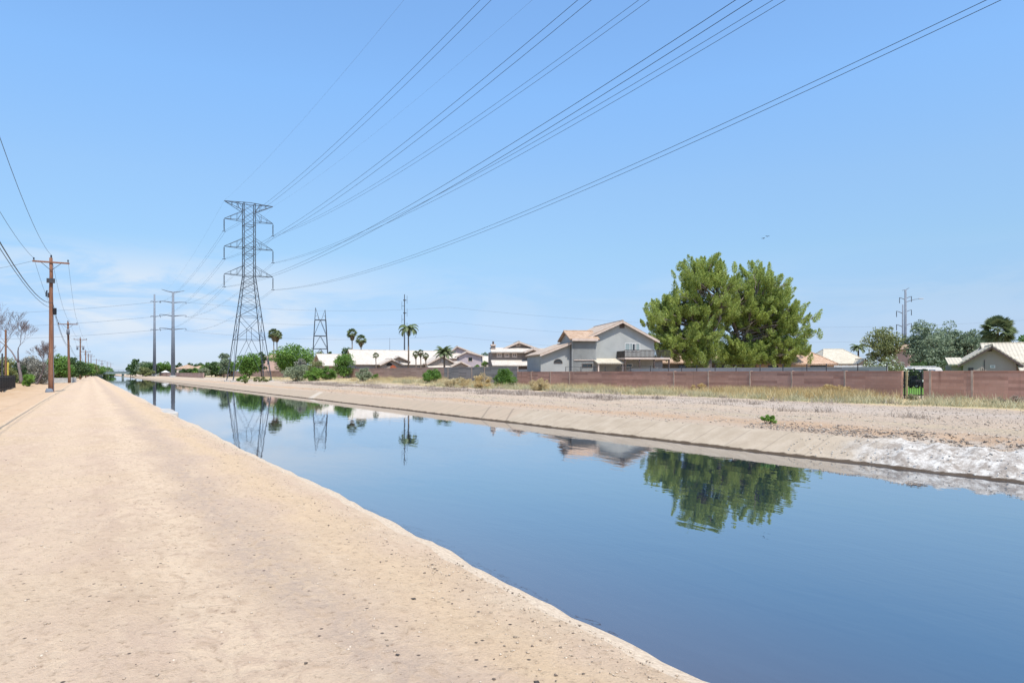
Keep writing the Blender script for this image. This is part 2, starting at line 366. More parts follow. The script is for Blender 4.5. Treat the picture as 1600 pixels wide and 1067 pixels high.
def block_mat(name, c1, c2, mortar, stain=.6):
    n = NT(name); co = n.coord(); sp = n.new('SeparateXYZ'); n.l.new(co, sp.inputs[0])
    cb = n.new('CombineXYZ'); n.l.new(sp.outputs[0], cb.inputs[0]); n.l.new(sp.outputs[2], cb.inputs[1])
    b = n.new('TexBrick'); n.l.new(cb.outputs[0], b.inputs['Vector']); b.inputs['Scale'].default_value = 1
    b.inputs['Brick Width'].default_value = .4; b.inputs['Row Height'].default_value = .2; b.inputs['Mortar Size'].default_value = .008
    b.inputs['Color1'].default_value = (*c1, 1); b.inputs['Color2'].default_value = (*c2, 1); b.inputs['Mortar'].default_value = (*mortar, 1); b.inputs['Bias'].default_value = -.2
    big = n.noise(co, .22, 3, .5); med = n.noise(n.scale(co, (1, 1, 1.8)), 1.3, 6, .7)
    c = n.mix(n.map(big, .35, .65, 0, .5), b.outputs['Color'], tuple(x * 1.25 for x in c2))
    bay = n.new('TexWhiteNoise', noise_dimensions='1D'); n.l.new(n.math('FLOOR', n.math('DIVIDE', sp.outputs[0], 4.6)), bay.inputs['W'])
    c = n.mix(n.map(bay.outputs['Value'], 0, 1, 0, .45), c, (c1[0] * .95, c1[1] * 1.15, c1[2] * 1.15))
    row = n.new('TexWhiteNoise', noise_dimensions='1D'); n.l.new(n.math('ADD', n.math('FLOOR', n.math('DIVIDE', sp.outputs[2], .2)), n.math('MULTIPLY', n.math('FLOOR', n.math('DIVIDE', sp.outputs[0], 2.4)), 13.7)), row.inputs['W'])
    c = n.mix(n.map(row.outputs['Value'], .55, 1, 0, .5), c, tuple(x * .62 for x in c1))
    vs = n.noise(n.scale(co, (1.6, 1, .12)), 1.0, 4, .6); c = n.mix(n.map(vs, .60, .72, 0, .55), c, tuple(x * .45 for x in c1))
    c = n.mix(n.map(med, .52, .78, 0, stain), c, tuple(x * .55 for x in c1))
    c = n.mix(n.map(sp.outputs[2], .45, .05, 0, .35), c, (.34, .25, .17))
    n.bsdf(c, .92, 0, n.bump(b.outputs['Fac'], -.4, .01), .15); return n.mat
def tile_mat(name, c1, c2, ax=0, pale=0.0):
    """rows of barrel tiles; ax = axis that runs along the eave"""
    n = NT(name); co = n.coord(); sp = n.new('SeparateXYZ'); n.l.new(co, sp.inputs[0])
    u = n.math('SINE', n.math('MULTIPLY', sp.outputs[ax], 2 * math.pi / .30)); 
    rows = n.math('FRACT', n.math('MULTIPLY', sp.outputs[2], 1 / .17))
    med = n.noise(co, 1.1, 5, .65); cell = n.vor(n.scale(co, (1, 1, 1.8)), 3.2, 'Color'); sx_ = n.new('SeparateXYZ'); n.l.new(cell, sx_.inputs[0])
    c = n.mix(n.map(sx_.outputs[0], 0, 1), c1, c2); c = n.mix(n.map(med, .35, .7, 0, .5), c, tuple(x * .8 for x in c1))
    h = n.math('ADD', n.math('MULTIPLY', u, .5), n.math('MULTIPLY', rows, .6))
    n.bsdf(c, .9, 0, n.bump(h, .6, .06), .15); return n.mat
def wood_mat(name, c1, c2):
    n = NT(name); co = n.coord(); v = n.scale(co, (5, 5, .35))
    a = n.noise(v, 3, 6, .7, .3); b = n.noise(n.scale(co, (14, 14, .5)), 3, 4)
    c = n.mix(n.map(a, .3, .7), c1, c2); c = n.mix(n.map(b, .5, .8, 0, .6), c, tuple(x * .4 for x in c1))
    n.bsdf(c, .85, 0, n.bump(b, .5, .02), .15); return n.mat
def glass_mat(name, c):
    n = NT(name); n.bsdf(c, .06, 0, None, .6); return n.mat

m_path, m_dirt, m_bank, m_lining, m_water = path_mat(), dirt_mat(), bank_mat(), lining_mat(), water_mat()
m_wood = wood_mat('weathered pole wood', (.165, .075, .045), (.285, .14, .085))
m_wood2 = wood_mat('old pole wood', (.13, .065, .04), (.24, .125, .075))
m_dark = plain('dark metal', (.05, .05, .055), .6, .2)
m_black = plain('black painted iron', (.012, .012, .014), .45, .2)
m_steel = plain('dull galvanised steel', (.17, .19, .22), .9, .12, 1.5)
m_lattice = plain('lattice steel', (.062, .072, .085), .6, .2, 1.0)
m_paleleg = plain('bright galvanised steel', (.42, .43, .43), .5, .12, 1.0)
m_wire = plain('wire', (.035, .04, .045), .6, .1)
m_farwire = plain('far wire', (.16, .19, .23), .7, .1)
m_ins = plain('insulator glaze', (.03, .03, .035), .3, .2)
m_conc = plain('pale concrete', (.42, .40, .37), .9, .15, 2, .3)
m_white = plain('white paint', (.60, .585, .55), .6, .06)
m_red = block_mat('red block', (.47, .24, .175), (.55, .305, .23), (.36, .225, .17))
m_red2 = block_mat('brown block', (.40, .25, .195), (.46, .30, .24), (.32, .22, .175), .4)
m_grey = block_mat('grey block', (.25, .215, .20), (.30, .26, .24), (.2, .17, .16), .4)
m_cap = plain('mortar cap', (.42, .31, .24), .9, .2, 2, .3)
m_stucco = {k: plain(k, c, .92, .07, .8, .25, 40) for k, c in dict(
    grey_blue=(.335, .335, .315), brown=(.235, .185, .155), taupe=(.30, .25, .21), lilac=(.38, .32, .33), pink=(.50, .34, .27),
    tan=(.40, .29, .20), cream=(.55, .47, .38), grey=(.27, .25, .24)).items()}
m_trim = plain('dark brown trim', (.085, .06, .05), .8, .15)
m_trim2 = plain('pink beige trim', (.52, .41, .34), .8, .1)
m_tile_white = tile_mat('bleached tiles', (.50, .43, .36), (.58, .515, .44))
m_tile_white_y = tile_mat('bleached tiles side', (.49, .42, .35), (.57, .50, .425), 1)
m_tile_tan = tile_mat('tan tiles', (.38, .25, .165), (.47, .335, .235))
m_tile_tan_y = tile_mat('tan tiles side', (.42, .32, .245), (.51, .41, .32), 1)
m_tile_or = tile_mat('orange tiles', (.43, .275, .185), (.53, .365, .26))
m_tile_cream = tile_mat('cream tiles', (.48, .42, .325), (.56, .495, .39))
m_glass = glass_mat('dark glass', (.02, .03, .035)); m_glass2 = glass_mat('curtained glass', (.22, .26, .25))
m_wooddeck = plain('dark deck wood', (.055, .045, .04), .8, .3, 4)
m_bark = wood_mat('bark', (.075, .055, .045), (.15, .115, .09)); m_deadwood = wood_mat('dead wood', (.13, .10, .10), (.26, .21, .20))
m_palmbark = wood_mat('palm bark', (.13, .095, .07), (.22, .17, .13))
L = dict(
    pine=leaf_mat('pine needles', (.11, .175, .038), (.52, .585, .15), .42, .35),
    green=leaf_mat('green leaves', (.06, .135, .024), (.20, .33, .06)),
    bright=leaf_mat('bright leaves', (.09, .18, .025), (.235, .38, .07)),
    dark=leaf_mat('dark leaves', (.035, .075, .026), (.115, .18, .055)),
    olive=leaf_mat('olive leaves', (.12, .14, .05), (.29, .31, .12)),
    sage=leaf_mat('sage leaves', (.17, .205, .12), (.36, .39, .23)),
    grey=leaf_mat('grey twigs', (.17, .16, .125), (.36, .34, .28)),
    eucal=leaf_mat('blue green leaves', (.10, .145, .08), (.31, .37, .23)),
    palm=leaf_mat('palm fronds', (.055, .095, .04), (.21, .245, .11)),
    straw=leaf_mat('straw', (.42, .29, .115), (.68, .52, .25), .3),
    straw2=leaf_mat('pale straw', (.46, .36, .19), (.72, .62, .38), .3),
    tumble=leaf_mat('tumbleweed', (.40, .30, .14), (.66, .53, .29), .2),
    weed=leaf_mat('green weeds', (.25, .235, .125), (.52, .48, .30), .3),
    deadweed=leaf_mat('dead weeds', (.24, .185, .145), (.44, .36, .29), .2),
    flower=leaf_mat('white blossom', (.50, .54, .43), (.76, .77, .68)),
    redflower=leaf_mat('red blossom', (.42, .09, .03), (.62, .19, .07)),
    skirt=leaf_mat('dry fronds', (.25, .19, .10), (.42, .34, .19)),
)
m_lawn = plain('lawn', (.10, .20, .02), .9, .2, 4, .5, 60)

# ------------------------------------------------------------------ terrain, water
def s_axis():
    v = [-60, -45, -34, -26, -20, -16, -13]; s = -11.0
    while s < 6000: v.append(s); s += max(.16, .0135 * abs(s)) if s > -3 else .5
    return np.array(v)
SAX = s_axis()
def strip(name, ts, mat, kind='structure', zf=None, sr=None):
    ss = SAX if sr is None else SAX[(SAX >= sr[0]) & (SAX <= sr[1])]
    ts = np.array(ts); S, T = np.meshgrid(ss, ts, indexing='ij')
    T2 = warp_t(S, T); Zz = gz(S, T) if zf is None else np.full_like(S, zf)
    X_ = -SA * S + CA * T2; Y_ = CA * S + SA * T2
    V = np.stack([X_, Y_, Zz], -1).reshape(-1, 3); n, m = S.shape
    idx = np.arange(n * m).reshape(n, m)
    Fc = np.stack([idx[:-1, :-1], idx[:-1, 1:], idx[1:, 1:], idx[1:, :-1]], -1).reshape(-1, 4)[:, ::-1]
    o = fast_mesh(name, V, Fc, mat, None, True, np.stack([S, T2], -1).reshape(-1, 2)); tag(o, kind=kind); return o
ar = lambda a, b, d: list(np.round(np.arange(a, b + d / 2, d), 4))
strip('ground', [-5000, -2500, -1000, -400, -150, -80, -50, -35, -27, -21, -17, -14, -12] + ar(-10.4, -2.6, .3), m_dirt)
strip('dirt_path', ar(-2.6, 2.95, .15), m_path)
strip('canal_bank', [2.95, 3.02, 3.1, 3.2, 3.35, 3.6, 4, 4.4, 5.2, 6.5, 11, 16.4, 17.2, 17.8] + ar(18.1, 20.3, .2), m_lining)
strip('gravel_bank', ar(20.3, 36.3, .4), m_bank)
strip('ground', [36.3] + ar(37, 47, .7) + [48, 52, 60, 75, 100, 150, 250, 500, 1000, 2500, 5000], m_dirt)
# water: a plain sheet clear of the bank sheets
wv = []; 
for s in (-60, 0, 60, 150, 300, 560):
    for t in (3.7, 8, 13, 18.9): wv.append((*xy(s, t), WATER, s, t))
wv = np.array(wv); idx = np.arange(24).reshape(6, 4)
wo = fast_mesh('water', wv[:, :3], np.stack([idx[:-1, :-1], idx[:-1, 1:], idx[1:, 1:], idx[1:, :-1]], -1).reshape(-1, 4), m_water, None, False, wv[:, 3:])
wo.data.flip_normals(); tag(wo, kind='structure')

def stones(name, n, sfun, mat, smin, smax, squash=.6):
    s, t = sfun(n); sz = smin + (smax - smin) * RNG.random(n) ** 3
    base = np.array([(1, 0, 0), (-1, 0, 0), (0, 1, 0), (0, -1, 0), (0, 0, 1), (0, 0, -1)], float)
    fc = np.array([(0, 2, 4), (2, 1, 4), (1, 3, 4), (3, 0, 4), (2, 0, 5), (1, 2, 5), (3, 1, 5), (0, 3, 5)])
    V = base[None] * (1 + .5 * (RNG.random((n, 6, 1)) - .5)) + .35 * (RNG.random((n, 6, 3)) - .5)
    V = V * sz[:, None, None]; V[:, :, 2] *= squash
    a = RNG.random(n) * 6.28; c, s_ = np.cos(a)[:, None], np.sin(a)[:, None]
    X_, Y_ = V[:, :, 0] * c - V[:, :, 1] * s_, V[:, :, 0] * s_ + V[:, :, 1] * c
    V[:, :, 0], V[:, :, 1] = X_, Y_
    z = gz(s, t); V[:, :, 0] += (-SA * s + CA * t)[:, None]; V[:, :, 1] += (CA * s + SA * t)[:, None]; V[:, :, 2] += (z + sz * .15)[:, None]
    Fc = (fc[None] + 6 * np.arange(n)[:, None, None]).reshape(-1, 3)
    return tag(fast_mesh(name, V.reshape(-1, 3), Fc, mat), kind='stuff')
def stone_mat(name, a, b, d, dk=.86):
    n = NT(name); g = n.new('NewGeometry'); r = g.outputs['Random Per Island']
    c = n.mix(n.map(r, 0, .8), a, b); c = n.mix(n.map(r, dk, dk + .04), c, d); n.bsdf(c, .9); return n.mat
m_peb = stone_mat('pebbles', (.38, .29, .21), (.56, .46, .35), (.13, .10, .075), .88)
m_peb2 = stone_mat('edge pebbles', (.36, .27, .19), (.58, .46, .33), (.16, .12, .09), .84)
m_grav = stone_mat('gravel stones', (.27, .22, .17), (.52, .44, .35), (.19, .15, .12))
o = stones('loose_pebbles', 9000, lambda n: (1 + 26 * RNG.random(n) ** 1.5, -5 + 7.9 * RNG.random(n)), m_peb, .002, .015); tag(o, 'small loose pebbles strewn over the tan dirt path', 'pebbles')
o = stones('edge_pebbles', 7000, lambda n: (1 + 45 * RNG.random(n) ** 1.4, 3.0 - np.abs(RNG.normal(0, .35, n))), m_peb2, .003, .014); tag(o, 'pebbles gathered along the near lip of the canal', 'pebbles')
o = stones('gravel_stones', 26000, lambda n: (-4 + 90 * RNG.random(n) ** 1.3, 20.2 + 15.5 * RNG.random(n)), m_grav, .010, .055); tag(o, 'grey brown gravel stones over the far bank', 'gravel')
o = stones('shore_rubble', 5000, lambda n: (-5 + 22 * RNG.random(n), 20.4 + np.abs(RNG.normal(0, .9, n))), stone_mat('rubble', (.16, .125, .1), (.36, .30, .24), (.10, .08, .065)), .012, .055); tag(o, 'dark rubble above the white crusted shore', 'rubble')

o = stones('broken_chunks', 1700, lambda n: (-6 + 20 * RNG.random(n) ** .9, 18.7 + 2.2 * RNG.random(n)), stone_mat('crusted chunks', (.34, .30, .26), (.62, .58, .52), (.25, .21, .175), .9), .006, .04, .4); tag(o, 'pale broken chunks on the white crusted shore', 'rubble')
o = stones('bank_litter', 700, lambda n: (2 + 34 * RNG.random(n) ** 1.3, 2.75 - np.abs(RNG.normal(0, .55, n))), stone_mat('litter', (.20, .15, .10), (.42, .32, .22), (.07, .055, .045), .7), .003, .02, .2); tag(o, 'dark twigs and litter scattered along the near bank', 'litter')
# ------------------------------------------------------------------ foliage
def leaves(cent, size, aspect=.4, nrm=None, flat=.0):
    """rhombic leaves at cent (n,3) -> V, F"""
    n = len(cent); u = RNG.normal(size=(n, 3))
    if nrm is not None: u = u * .55 + nrm
    u /= np.linalg.norm(u, axis=1)[:, None] + 1e-9
    w = RNG.normal(size=(n, 3)); v = np.cross(u, w); v /= np.linalg.norm(v, axis=1)[:, None] + 1e-9
    l = size * (.6 + .8 * RNG.random((n, 1)))
    V = np.stack([cent - u * l * .5, cent + v * l * aspect * .5, cent + u * l * .5, cent - v * l * aspect * .5], 1).reshape(-1, 3)
    return V, np.arange(4 * n).reshape(n, 4)
def in_ball(n, hollow=.5):
    d = RNG.normal(size=(n, 3)); d /= np.linalg.norm(d, axis=1)[:, None]
    return d * (hollow + (1 - hollow) * RNG.random((n, 1)) ** .5)
def crown_points(nc, rx, ry, rz, cz, clump, per, bottom=-.75, hollow=.55):
    """clump centres over a lumpy ellipsoid, then leaf points round each"""
    d = in_ball(nc * 3, hollow); d = d[d[:, 2] > bottom][:nc]
    d = d * np.clip(1 + .19 * RNG.normal(size=(len(d), 1)), .7, 1.16)
    cc = d * np.array([rx - clump * .6, ry - clump * .6, rz - clump * .6]) + np.array([0, 0, cz])
    rr = clump * (.6 + .7 * RNG.random(len(cc)))
    p = in_ball(per * len(cc), .35).reshape(len(cc), per, 3); out = p * .9
    pts = cc[:, None] + p * rr[:, None, None] * np.array([1, 1, .75])
    return cc, pts.reshape(-1, 3), out.reshape(-1, 3)
def limb(mb, a, b, r0, r1, sagz=.0, k=5, n=6, wob=.06):
    a = Vector(a); b = Vector(b); Lg = (b - a).length; pts = []; rad = []
    for i in range(k + 1):
        u = i / k; p = a.lerp(b, u); p.z += sagz * Lg * math.sin(math.pi * u) * .5
        if 0 < i < k: p += Vector((random.gauss(0, wob), random.gauss(0, wob), random.gauss(0, wob))) * Lg * .5
        pts.append(p); rad.append(r0 + (r1 - r0) * u)
    mb.tube(pts, rad, n)
def tree(name, label, x, y, w, h, mat, crown_from=.25, n=60, per=90, leaf=.35, clump=None, trunk=None, group='trees', cat='tree', depth=None, bark=None, hollow=.5, aspect=.5, z=None, bottom=-.8):
    z = gxy(x, y) if z is None else z
    t = thing(name, label, cat, (x, y, z), 0, group)
    rz = h * (1 - crown_from) / 2; cz = h - rz; rx = w / 2; ry = (depth or w) / 2
    clump = clump or min(rx, rz) * .42
    low = crown_from < .12
    if low: bottom = -1.1
    cc, pts, nr = crown_points(n, rx, ry, rz, cz, clump, per, bottom, hollow)
    if low: pts[:, 2] = np.abs(pts[:, 2])
    V, Fc = leaves(pts, leaf, aspect, nr); fast_mesh('crown', V, Fc, L[mat], t)
    mb = MB(); r = trunk or max(.08, h * .022); top = cz
    pts_ = [(0, 0, -.2), (random.uniform(-.05, .05) * h * .3, 0, top * .4), (random.uniform(-.06, .06) * h * .3, 0, top)]
    mb.tube(pts_, [r * 1.25, r, r * .45], 8)
    for i in range(0, len(cc), max(1, len(cc) // 16)):
        zz = max(.15 * h, min(top, cc[i][2] - .25 * h * random.random() - .1 * h))
        limb(mb, (0, 0, zz), cc[i], r * .42, r * .08, .1)
    mb.build('trunk', bark or m_bark, t, True)
    return t
def bush(name, label, x, y, w, h, mat, n=26, per=70, leaf=.16, group='bushes on the far bank', cat='bush', depth=None, hollow=.4, aspect=.5, z=None, stems=True, extra=None):
    z = gxy(x, y) if z is None else z
    t = thing(name, label, cat, (x, y, z), 0, group)
    cc, pts, nr = crown_points(n, w / 2, (depth or w) / 2, h * .56, h * .46, min(w, h) * .2, per, -.8, hollow)
    pts[:, 2] = np.abs(pts[:, 2]) + .02
    V, Fc = leaves(pts, leaf, aspect, nr); fast_mesh('foliage', V, Fc, L[mat], t)
    if extra:
        q = pts[nr[:, 2] > -.2]; q = q[RNG.random(len(q)) < .16]; V, Fc = leaves(q * 1.02, leaf * 1.1, .8); fast_mesh('blossom', V, Fc, L[extra], t)
    if stems:
        mb = MB()
        for i in range(0, len(cc), max(1, len(cc) // 7)): limb(mb, (0, 0, -.1), cc[i], .03 * h ** .5, .01, .05, 4, 5)
        mb.build('stem', m_bark, t, True)
    return t

def pine(name, label, x, y, H, parts, seed):
    """parts: list of crown envelopes (cx, cz, rx, rz, number of limbs)"""
    random.seed(seed); z = gxy(x, y); t = thing(name, label, 'pine tree', (x, y, z), 0, 'big pine trees behind the red wall')
    mb = MB(); P_, N_ = [], []
    lean = random.uniform(-.4, .4)
    fork = []
    mb.tube([(0, 0, -.3), (.05, 0, 1.2), (lean * .4, .1, H * .30)], [.52, .42, .36], 10)
    for k in range(4):
        a = k * 1.57 + .6; e = (lean + math.cos(a) * 2.6, math.sin(a) * 2.4, H * (.68 + .08 * k % .15)); limb(mb, (lean * .4, .1, H * .28), e, .26, .09, .05, 6, 7, .05)
        fork.append((Vector((lean * .4, .1, H * .28)), Vector(e)))
    for (cx, cz, rx, rz, nl) in parts:
        for i in range(nl):
            d = Vector((random.gauss(0, 1), random.gauss(0, 1), random.gauss(.12, .9))).normalized()
            if d.z < -.62: d.z = -.5; d.normalize()
            q = random.uniform(.74, 1.0) if i % 3 else random.uniform(.35, .72)
            e = Vector((cx + d.x * rx * q, d.y * rx * .85 * q, cz + d.z * rz * q))
            a, b = random.choice(fork); s0 = a.lerp(b, min(1, max(0, (e.z - a.z) / max(.1, b.z - a.z) * .75 - .12)))
            limb(mb, s0, e, .10, .03, -.10 if e.z < cz else .06, 5, 5, .05)
            for j in range(5):
                u = random.uniform(.6, 1.0); c0 = s0.lerp(e, u) + Vector((random.gauss(0, .8), random.gauss(0, .8), random.gauss(.1, .55)))
                if j == 0: c0 = e.copy()
                ax = (Vector((e.x - cx, e.y, (e.z - cz) * .5)).normalized() * .6 + Vector((random.gauss(0, .35), random.gauss(0, .35), .75))).normalized()
                limb(mb, s0.lerp(e, u * .8), c0, .03, .01, 0, 3, 4, .04)
                m = int(random.uniform(260, 430)); ln = random.uniform(1.0, 2.2); rd = random.uniform(.26, .54)
                uu = RNG.random(m); th = RNG.random(m) * 6.283; rr = rd * np.sqrt(RNG.random(m)) * (np.sin(np.pi * (.15 + .80 * uu)) + .12 * RNG.normal(size=m))
                axn = np.array(ax); p1 = np.cross(axn, (0.3, .9, .1)); p1 /= np.linalg.norm(p1); p2 = np.cross(axn, p1)
                off = p1[None] * (np.cos(th) * rr)[:, None] + p2[None] * (np.sin(th) * rr)[:, None]
                P_.append(np.array(c0)[None] + axn[None] * ((uu - .45) * ln)[:, None] + off); N_.append(off * 1.2 + axn[None] * 1.0)
    P_ = np.concatenate(P_); N_ = np.concatenate(N_)
    V, Fc = leaves(P_, .235, .27, N_); fast_mesh('crown', V, Fc, L['pine'], t)
    mb.build('trunk', wood_mat('pine bark', (.13, .10, .085), (.26, .21, .18)), t, True); random.seed(seed + 1); return t

def fan_palm(name, label, x, y, h, r, group='palm trees', z=None, skirt=True, mat='palm', nf=34, trunk_r=.17):
    z = gxy(x, y) if z is None else z; t = thing(name, label, 'palm tree', (x, y, z), 0, group)
    mb = MB(); mb.tube([(0, 0, -.2), (.08, .05, h * .4), (.0, .1, h)], [trunk_r * 1.5, trunk_r, trunk_r * .85], 8); mb.build('trunk', m_palmbark, t, True)
    top = np.array([0, .1, h]); V = []; Fc = []
    for i in range(nf):
        a = i * 2.399; el = R(86 - 128 * (i / nf) ** .85 + random.uniform(-14, 14))
        d = np.array([math.cos(a) * math.cos(el), math.sin(a) * math.cos(el), math.sin(el)]); c = top + d * r * .5
        side = np.cross(d, (0, 0, 1.)); side /= np.linalg.norm(side) + 1e-6; up = np.cross(side, d); ro = random.uniform(-.9, .9); side = side * math.cos(ro) + up * math.sin(ro); up = np.cross(side, d)
        V += [top, top + side * .02, c, c + side * .03]; b = len(V); Fc.append((b - 4, b - 3, b - 1, b - 2))
        for k in range(13):
            q = (k - 6) / 6 * R(82); dd = d * math.cos(q) + side * math.sin(q); ln = r * (.58 - .12 * abs(k - 6) / 6)
            tip = c + dd * ln + np.array([0, 0, -.22 * ln]) + up * random.uniform(-.05, .05); nn = np.cross(dd, up); mid = c + dd * ln * .55
            V += [c, mid + nn * .045 * r, tip, mid - nn * .045 * r]; b = len(V); Fc.append((b - 4, b - 3, b - 2, b - 1))
    fast_mesh('crown', np.array(V), np.array(Fc), L[mat], t)
    if skirt:
        n = 420; uu = RNG.random(n); th = RNG.random(n) * 6.28; rr = r * (.38 * (1 - uu) + .12)
        p = np.stack([np.cos(th) * rr, np.sin(th) * rr + .1, h - r * .15 - uu * r * .9], 1); V, Fc = leaves(p, r * .45, .22, np.tile((0, 0, -1.2), (n, 1)))
        fast_mesh('dead_fronds', V, Fc, L['skirt'], t)
    return t
def feather_palm(name, label, x, y, h, r, nf=16, group='palm trees', z=None, mat='palm', droop=1.0, trunk_r=.2, el0=75, el1=5):
    z = gxy(x, y) if z is None else z; t = thing(name, label, 'palm tree', (x, y, z), 0, group)
    mb = MB(); mb.tube([(0, 0, -.2), (.05, 0, h * .5), (0, 0, h)], [trunk_r * 1.3, trunk_r, trunk_r * .8], 8); mb.build('trunk', m_palmbark, t, True)
    V = []; Fc = []
    for i in range(nf):
        a = i * 2.399 + .4; el = R(el0 - (el0 - el1) * i / nf); p = np.array([0, 0, h * 1.0]); prev = p; k = 12
        d2 = np.array([math.cos(a), math.sin(a), 0]); side = np.array([-math.sin(a), math.cos(a), 0])
        for j in range(k):
            u = (j + 1) / k; e = el - droop * R(115) * u ** 1.3; d = d2 * math.cos(e) + np.array([0, 0, math.sin(e)]); q = prev + d * r / k
            V += [prev + side * .02, q + side * .02, q - side * .02, prev - side * .02]; b = len(V); Fc.append((b - 4, b - 3, b - 2, b - 1))
            for sg in (-1, 1):
                for mm in (0, .5):
                    o = prev + (q - prev) * mm; ln = r * .26 * math.sin(math.pi * min(1, .15 + u * .85)) + .05
                    tip = o + side * sg * ln * .75 + d * ln * .45 + np.array([0, 0, -ln * .45]); w = d * .035 * r
                    V += [o - w, o + w, tip + w * .2, tip - w * .2]; b = len(V); Fc.append((b - 4, b - 3, b - 2, b - 1))
            prev = q
    fast_mesh('crown', np.array(V), np.array(Fc), L[mat], t); return t
def dead_tree(name, label, x, y, h, seed, spread=.5, lean=0):
    rd = random.Random(seed); t = thing(name, label, 'dead tree', (x, y, gxy(x, y)), 0, 'bare dead trees on the left'); mb = MB(); br = MB()
    def grow(p, d, ln, r, lv, m):
        pts = [p]; rad = [r]; k = 4
        for i in range(k):
            d = (d + Vector((rd.gauss(0, .13), rd.gauss(0, .13), rd.gauss(.05, .08)))).normalized(); p = p + d * ln / k; pts.append(p); rad.append(r * (1 - .45 * (i + 1) / k))
        m.tube(pts, rad, 6 if lv < 2 else 4)
        if lv >= 7: return
        for j in range(2 if lv < 1 else rd.choice((2, 3, 3, 3)) if lv < 5 else 3):
            a = rd.uniform(0, 6.28); s_ = rd.uniform(.35, .8) * spread * 1.6; v = Vector((math.cos(a), math.sin(a), 0)) * s_
            q = pts[-1] if j < 2 else pts[2]; grow(q, (d + v).normalized(), ln * rd.uniform(.62, .85), max(.014, rad[-1] * rd.uniform(.6, .85)), lv + 1, br)
    grow(Vector((0, 0, -.2)), Vector((lean, 0, 1)).normalized(), h * .33, h * .028, 0, mb)
    mb.build('trunk', m_deadwood, t, True); br.build('branches', m_deadwood, t, True); return t

def blades(name, label, cat, n, pos, hmin, hmax, width, mat, lean=.35):
    s, t = pos(n); n = len(s); x = -SA * s + CA * t; y = CA * s + SA * t; z = gz(s, t)
    h = hmin + (hmax - hmin) * RNG.random(n) ** 1.6; a = RNG.random(n) * 6.283; w = width * (.6 + .8 * RNG.random(n))
    b = np.stack([x, y, z - .02], 1); sd = np.stack([np.cos(a), np.sin(a), 0 * a], 1) * w[:, None] * .5
    ln = RNG.normal(size=(n, 2)) * lean * h[:, None]
    tip = b + np.stack([ln[:, 0], ln[:, 1], h], 1); V = np.stack([b - sd, b + sd, tip], 1).reshape(-1, 3)
    o = fast_mesh(name, V, np.arange(3 * n).reshape(n, 3), L[mat]); return tag(o, label, cat, kind='stuff')

# ------------------------------------------------------------------ near-bank concrete pieces
mb = MB()
for (s0, s1, t0, t1, z0, z1) in ((34.0, 36.2, 2.80, 3.40, -.3, -.03), (36.23, 38.4, 2.9, 3.45, -.3, -.05)):
    c = [xy(s0, t0), xy(s1, t0), xy(s1, t1), xy(s0, t1)]
    mb.add([(*p, z0) for p in c] + [(*p, z1) for p in c], [(3, 2, 1, 0), (4, 5, 6, 7), (0, 1, 5, 4), (1, 2, 6, 5), (2, 3, 7, 6), (3, 0, 4, 7)])
ob = mb.build('concrete_slab', plain('white slab concrete', (.40, .37, .33), .9, .2, 3, .3), None, False, .04); tag(ob, 'white concrete slab set into the near lip of the canal', 'slab')

# ------------------------------------------------------------------ lattice tower
DT = 140.0; tx, ty = PX(389, DT), DT; tz = gxy(tx, ty)
tower = thing('lattice_tower', 'tall dark lattice steel transmission tower with six hanging insulators on far bank', 'transmission tower', (tx, ty, tz), AX)
zt = lambda py: PZ(py, DT) - tz
ZW, ZTOP = zt(432), zt(318.6); BB, BW = 3.7, 1.08
def half(z): return BB + (BW - BB) * min(1, z / ZW)
def corner(sx_, sy_, z): h_ = half(z); return (sx_ * h_, sy_ * h_, z)
for sx_ in (-1, 1):
    for sy_ in (-1, 1):
        mb = MB(); mb.tube([corner(sx_, sy_, -.1), corner(sx_, sy_, ZW), corner(sx_, sy_, ZTOP)], [.09, .078, .065], 4)
        mb.mi = 1; mb.box(*(lambda c: (c[0] - .4, c[0] + .4, c[1] - .4, c[1] + .4))(corner(sx_, sy_, 0)), -.3, .18)
        mb.build('leg', [m_lattice, m_conc], tower)
lv = [0.35, zt(531), zt(495), zt(478), zt(464), zt(452), zt(442), ZW]
mb = MB()
def face_pts(k, z): 
    a, b = [((-1, -1), (1, -1)), ((1, -1), (1, 1)), ((1, 1), (-1, 1)), ((-1, 1), (-1, -1))][k]; return corner(*a, z), corner(*b, z)
for i in range(len(lv) - 1):
    for k in range(4):
        a0, b0 = face_pts(k, lv[i]); a1, b1 = face_pts(k, lv[i + 1]); w = .04 if i < 2 else .031
        if i == 0:
            mid = tuple((p + q) / 2 for p, q in zip(a1, b1)); mb.bar(a0, mid, w); mb.bar(b0, mid, w)
        elif i == 1:
            mid = tuple((p + q) / 2 for p, q in zip(a1, b1)); m0 = tuple((p + q) / 2 for p, q in zip(a0, b0)); mm = tuple(p * .5 + q * .5 for p, q in zip(mid, m0))
            for q in (a0, b0, a1, b1): mb.bar(q, mm, w)
            mb.bar(m0, mm, .04)
        else: mb.bar(a0, b1, w); mb.bar(b0, a1, w)
        mb.bar(a1, b1, w)
zl = list(np.linspace(ZW, ZTOP, 11))
for i in range(10):
    for k in range(4):
        a0, b0 = face_pts(k, zl[i]); a1, b1 = face_pts(k, zl[i + 1]); mb.bar(a0, b1, .028); mb.bar(b0, a1, .028)
        if i in (0, 3, 4, 7): mb.bar(a0, b0, .06)
mb.build('bracing', m_lattice, tower)
ARM = 4.75; LEVELS = [zt(431), zt(388.5), zt(346)]
